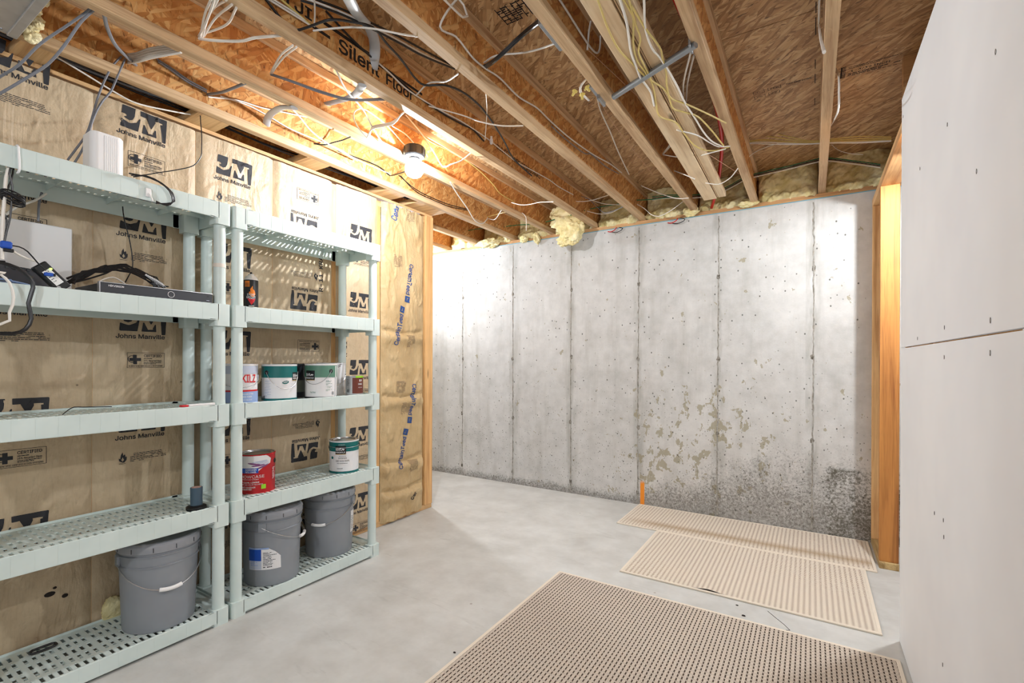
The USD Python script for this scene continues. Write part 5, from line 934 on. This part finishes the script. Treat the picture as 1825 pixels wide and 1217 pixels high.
('black cable running along the insulation over the concrete wall, right part','black',0.0034,[[-1.067,3.78,2.464],[-0.954,3.78,2.456],[-0.767,3.78,2.425],[-0.632,3.78,2.416],[-0.532,3.78,2.438],[-0.425,3.78,2.481],[-0.363,3.78,2.496],[-0.145,3.78,2.508],[0.005,3.78,2.52],[0.084,3.78,2.517],[0.232,3.78,2.465],[0.364,3.78,2.414]],None),
('green cable running along the insulation over the concrete wall, right part','green',0.0034,[[-1.067,3.78,2.475],[-0.954,3.78,2.467],[-0.767,3.78,2.435],[-0.632,3.78,2.427],[-0.532,3.78,2.448],[-0.425,3.78,2.491],[-0.363,3.78,2.506],[-0.145,3.78,2.518],[0.005,3.78,2.53],[0.084,3.78,2.526],[0.232,3.78,2.474],[0.364,3.78,2.423]],None),
('white cable running along the insulation over the concrete wall, right part','white',0.0034,[[-1.067,3.78,2.45],[-0.954,3.78,2.443],[-0.767,3.78,2.412],[-0.632,3.78,2.404],[-0.532,3.78,2.426],[-0.425,3.78,2.469],[-0.363,3.78,2.484],[-0.145,3.78,2.497],[0.005,3.78,2.509],[0.084,3.78,2.506],[0.232,3.78,2.454],[0.364,3.78,2.403]],None),
('dark green cable between the fourth and fifth joists over the concrete wall','green',0.0036,[[-1.207,3.74,2.46],[-1.056,3.74,2.441],[-0.927,3.74,2.435],[-0.828,3.74,2.425]],None),
('green cable between the third and fourth joists over the concrete wall','green',0.0034,[[-1.639,3.78,2.464],[-1.488,3.78,2.467],[-1.328,3.78,2.466],[-1.225,3.78,2.47]],None),
('bright green cable lying on the torn tuft of insulation','green',0.0036,[[-1.927,3.66,2.38],[-1.878,3.66,2.387],[-1.709,3.66,2.402],[-1.587,3.66,2.419]],None),
('bright green cable left of the torn tuft','green',0.0036,[[-2.441,3.76,2.434],[-2.3,3.76,2.428],[-2.145,3.76,2.414],[-1.979,3.76,2.413]],None),
('green cable stub next to the end stud over the concrete wall','green',0.0034,[[-2.922,3.72,2.442],[-2.785,3.72,2.444],[-2.651,3.72,2.44],[-2.415,3.72,2.42]],None),
('white cable from a wire nut rising to the fourth joist over the wall','white',0.0034,[[-1.644,3.5,2.463],[-1.541,3.5,2.44],[-1.447,3.5,2.436],[-1.309,3.5,2.453]],None),
('white cable sagging below the green one at the third joist','white',0.0034,[[-1.613,3.72,2.439],[-1.553,3.72,2.415],[-1.474,3.72,2.388],[-1.378,3.72,2.385],[-1.274,3.72,2.426]],None),
('white cable slanting down to the wall between third and fourth joists','white',0.0034,[[-1.702,3.68,2.576],[-1.571,3.68,2.519],[-1.439,3.68,2.458],[-1.316,3.68,2.427],[-1.215,3.68,2.414]],None),
('thin grey cable slanting down and hooking up at the fourth joist','gray',0.0024,[[-1.762,3.6,2.615],[-1.665,3.6,2.555],[-1.536,3.6,2.49],[-1.464,3.6,2.418],[-1.403,3.6,2.358],[-1.347,3.6,2.353],[-1.242,3.6,2.374]],None),
('white cable rising right from a staple to the third joist near the wall','white',0.0038,[[-1.95,3.1,2.388],[-1.865,3.1,2.356],[-1.787,3.1,2.347],[-1.701,3.1,2.348],[-1.59,3.1,2.332]],None),
('white cable hooking down on the insulation between the fourth and fifth joists','white',0.003,[[-1.197,3.75,2.439],[-1.125,3.75,2.386],[-1.068,3.75,2.328],[-1.024,3.75,2.307],[-0.99,3.75,2.306],[-0.917,3.75,2.333],[-0.814,3.75,2.395]],None),
('white cable slanting across to the fifth joist above the insulation','white',0.0032,[[-1.07,3.5,2.475],[-0.947,3.5,2.401],[-0.817,3.5,2.337],[-0.733,3.5,2.325]],None),
('thin black wire hanging down the paper wall then curving to the coil','black',0.0022,[[-2.47,1.141,2.351],[-2.47,1.144,2.301],[-2.47,1.148,2.252],[-2.47,1.148,2.182],[-2.47,1.145,2.144],[-2.47,1.113,2.09],[-2.47,1.041,2.045],[-2.47,0.972,2.01],[-2.47,0.936,1.99],[-2.47,0.894,1.97]],None),
('thin black wire coiled over the front lip of the top shelf','black',0.0024,[[-2.2,0.768,1.883],[-2.2,0.813,1.888],[-2.2,0.864,1.882],[-2.2,0.902,1.858],[-2.2,0.914,1.818],[-2.2,0.894,1.795],[-2.2,0.857,1.803]],'coil of black wire on the top shelf lip'),
('thin black wire coiled over the front lip of the top shelf','black',0.0024,[[-2.2,0.775,1.878],[-2.2,0.818,1.89],[-2.2,0.869,1.882],[-2.2,0.908,1.855],[-2.2,0.918,1.819],[-2.2,0.894,1.799],[-2.2,0.857,1.798]],'coil of black wire on the top shelf lip'),
('thin black wire coiled over the front lip of the top shelf','black',0.0024,[[-2.2,0.782,1.874],[-2.2,0.824,1.892],[-2.2,0.875,1.881],[-2.2,0.914,1.853],[-2.2,0.922,1.821],[-2.2,0.894,1.804],[-2.2,0.857,1.794]],'coil of black wire on the top shelf lip'),
('grey wire slung beneath the front lip of the top shelf','gray',0.0026,[[-2.235,0.504,1.833],[-2.235,0.589,1.822],[-2.235,0.683,1.81],[-2.235,0.785,1.806],[-2.235,0.879,1.806]],None),
('thick black power cord drooping over the second shelf at the left edge','black',0.006,[[-2.21,0.136,1.474],[-2.19,0.416,1.484],[-2.19,0.428,1.483],[-2.19,0.466,1.472],[-2.19,0.495,1.444],[-2.19,0.503,1.413],[-2.19,0.492,1.36],[-2.19,0.499,1.31],[-2.19,0.485,1.274],[-2.19,0.459,1.259],[-2.19,0.415,1.257],[-2.21,0.135,1.247]],None),
('white cord curving down over the second shelf at the left edge','white',0.0042,[[-2.2,0.134,1.441],[-2.18,0.414,1.451],[-2.18,0.426,1.444],[-2.18,0.446,1.42],[-2.18,0.455,1.374],[-2.18,0.446,1.326],[-2.18,0.413,1.278],[-2.2,0.133,1.268]],None),
('white cord from the blue plug to the tilted adapter','white',0.0036,[[-2.22,0.447,1.544],[-2.237,0.471,1.528],[-2.253,0.499,1.518],[-2.27,0.533,1.512]],None),
('thin black cord from the blue plug to the tilted adapter','black',0.0022,[[-2.22,0.45,1.546],[-2.232,0.478,1.549],[-2.245,0.502,1.539],[-2.258,0.53,1.507],[-2.27,0.553,1.486]],None),
('white cord hanging straight down from the top shelf at the left edge','white',0.005,[[-2.23,0.455,1.811],[-2.23,0.447,1.767],[-2.23,0.444,1.702],[-2.23,0.44,1.628],[-2.23,0.439,1.5]],None),
('black cord hanging from the top shelf at the left edge, twisted with the white one','black',0.0028,[[-2.225,0.459,1.81],[-2.225,0.454,1.781],[-2.225,0.461,1.742],[-2.225,0.459,1.696],[-2.225,0.456,1.64],[-2.225,0.448,1.592],[-2.225,0.443,1.555]],None),
('black cord looping at the far left edge below the top shelf','black',0.0028,[[-2.235,0.466,1.813],[-2.235,0.46,1.762],[-2.235,0.448,1.722],[-2.235,0.44,1.669],[-2.235,0.45,1.631],[-2.235,0.448,1.584],[-2.235,0.441,1.546]],None),
('grey cord draped on the paper wall behind the top shelf left end','white',0.0042,[[-2.5,0.61,1.814],[-2.5,0.578,1.777],[-2.5,0.533,1.744],[-2.5,0.501,1.704]],None),
('brown grey cord hanging on the paper wall above the white panel','gray',0.004,[[-2.535,0.606,1.823],[-2.535,0.598,1.778],[-2.535,0.596,1.708]],None),
('black cable of the bundle arching behind the recorder','black',0.0032,[[-2.4,0.662,1.468],[-2.4,0.696,1.512],[-2.4,0.758,1.541],[-2.4,0.825,1.559],[-2.4,0.871,1.538],[-2.4,0.94,1.519],[-2.4,0.94,1.485]],'bundle of black cables behind the recorder'),
('black cable of the bundle arching behind the recorder','black',0.0032,[[-2.4,0.639,1.463],[-2.4,0.702,1.513],[-2.4,0.758,1.539],[-2.4,0.823,1.54],[-2.4,0.862,1.557],[-2.4,0.936,1.521],[-2.4,0.968,1.495]],'bundle of black cables behind the recorder'),
('black cable of the bundle arching behind the recorder','black',0.0032,[[-2.4,0.665,1.464],[-2.4,0.689,1.517],[-2.4,0.766,1.529],[-2.4,0.823,1.558],[-2.4,0.873,1.536],[-2.4,0.928,1.529],[-2.4,0.949,1.488]],'bundle of black cables behind the recorder'),
('black cable of the bundle arching behind the recorder','black',0.0032,[[-2.4,0.643,1.47],[-2.4,0.694,1.499],[-2.4,0.762,1.553],[-2.4,0.808,1.538],[-2.4,0.865,1.549],[-2.4,0.943,1.519],[-2.4,0.972,1.491]],'bundle of black cables behind the recorder'),
('black cable of the bundle arching behind the recorder','black',0.0032,[[-2.4,0.643,1.483],[-2.4,0.696,1.516],[-2.4,0.75,1.54],[-2.4,0.829,1.541],[-2.4,0.877,1.55],[-2.4,0.928,1.524],[-2.4,0.934,1.491]],'bundle of black cables behind the recorder'),
('black cable of the bundle arching behind the recorder','black',0.0032,[[-2.4,0.654,1.467],[-2.4,0.704,1.489],[-2.4,0.764,1.522],[-2.4,0.808,1.551],[-2.4,0.881,1.537],[-2.4,0.938,1.531],[-2.4,0.951,1.491]],'bundle of black cables behind the recorder'),
('black cable of the bundle arching behind the recorder','black',0.0032,[[-2.4,0.661,1.466],[-2.4,0.697,1.512],[-2.4,0.748,1.529],[-2.4,0.819,1.542],[-2.4,0.867,1.53],[-2.4,0.918,1.506],[-2.4,0.966,1.49]],'bundle of black cables behind the recorder'),
('black cable of the bundle arching behind the recorder','black',0.0032,[[-2.4,0.644,1.481],[-2.4,0.701,1.519],[-2.4,0.758,1.541],[-2.4,0.81,1.549],[-2.4,0.86,1.541],[-2.4,0.912,1.529],[-2.4,0.949,1.486]],'bundle of black cables behind the recorder'),
('black cable of the bundle arching behind the recorder','black',0.0032,[[-2.4,0.643,1.459],[-2.4,0.691,1.496],[-2.4,0.75,1.544],[-2.4,0.831,1.564],[-2.4,0.875,1.543],[-2.4,0.924,1.517],[-2.4,0.934,1.484]],'bundle of black cables behind the recorder'),
('black cable of the bundle arching behind the recorder','black',0.0032,[[-2.4,0.649,1.477],[-2.4,0.691,1.489],[-2.4,0.748,1.535],[-2.4,0.829,1.569],[-2.4,0.873,1.536],[-2.4,0.911,1.52],[-2.4,0.966,1.49]],'bundle of black cables behind the recorder'),
('black cable of the bundle arching behind the recorder','black',0.0032,[[-2.4,0.652,1.476],[-2.4,0.699,1.515],[-2.4,0.766,1.527],[-2.4,0.823,1.563],[-2.4,0.871,1.547],[-2.4,0.918,1.501],[-2.4,0.983,1.497]],'bundle of black cables behind the recorder'),
('black cable of the bundle arching behind the recorder','black',0.0032,[[-2.4,0.649,1.471],[-2.4,0.706,1.507],[-2.4,0.758,1.535],[-2.4,0.812,1.55],[-2.4,0.875,1.529],[-2.4,0.914,1.522],[-2.4,0.93,1.484]],'bundle of black cables behind the recorder'),
('black cable of the bundle arching behind the recorder','black',0.0032,[[-2.4,0.649,1.469],[-2.4,0.701,1.517],[-2.4,0.748,1.54],[-2.4,0.814,1.538],[-2.4,0.875,1.536],[-2.4,0.928,1.512],[-2.4,0.932,1.486]],'bundle of black cables behind the recorder'),
('thin black wire hanging down the paper wall to the recorder','black',0.0022,[[-2.48,0.844,1.825],[-2.48,0.849,1.776],[-2.48,0.867,1.696],[-2.48,0.878,1.626],[-2.48,0.88,1.573],[-2.48,0.866,1.533],[-2.48,0.852,1.5]],None),
('white cable curling out behind the recorder top left','white',0.003,[[-2.38,0.736,1.483],[-2.38,0.754,1.496],[-2.38,0.779,1.506],[-2.38,0.801,1.498],[-2.38,0.82,1.485]],None),
('blue grey cable lying along the second shelf below the modem','blue',0.0035,[[-2.28,0.152,1.429],[-2.26,0.432,1.439],[-2.26,0.468,1.435],[-2.26,0.495,1.431],[-2.26,0.515,1.426]],None),
('second blue grey cable lying along the second shelf below the modem','blue',0.003,[[-2.27,0.15,1.417],[-2.25,0.43,1.427],[-2.25,0.459,1.427],[-2.25,0.486,1.423],[-2.25,0.506,1.42]],None),
('thin black wire arching over the edge of the middle shelf at the left','black',0.0016,[[-2.26,0.596,0.978],[-2.26,0.611,0.993],[-2.26,0.628,1.003],[-2.26,0.655,1.001],[-2.26,0.738,0.996]],None),
]
for lab, col, r, pts, grp in CABLES:
    single('electrical_cable', tube(pts, r, 8), CAB[col], lab, 'cable', 40, group=grp)

# reflector of the closet's clamp lamp
t = thing('clamp_lamp', 'metal reflector of the clamp lamp in the closet behind the drywall', 'lamp', (0.47, 2.79, 2.150))
put(t, 'reflector', lathe([(.018, .10), (.03, .098), (.06, .08), (.09, .045), (.105, .01), (.103, .01), (.088, .044), (.058, .077), (.03, .094), (.018, .095)], 32), M['zinc'], True)
put(t, 'socket', lathe([(0, .09), (.02, .09), (.02, .16), (0, .16)], 20), M['black'], 30)
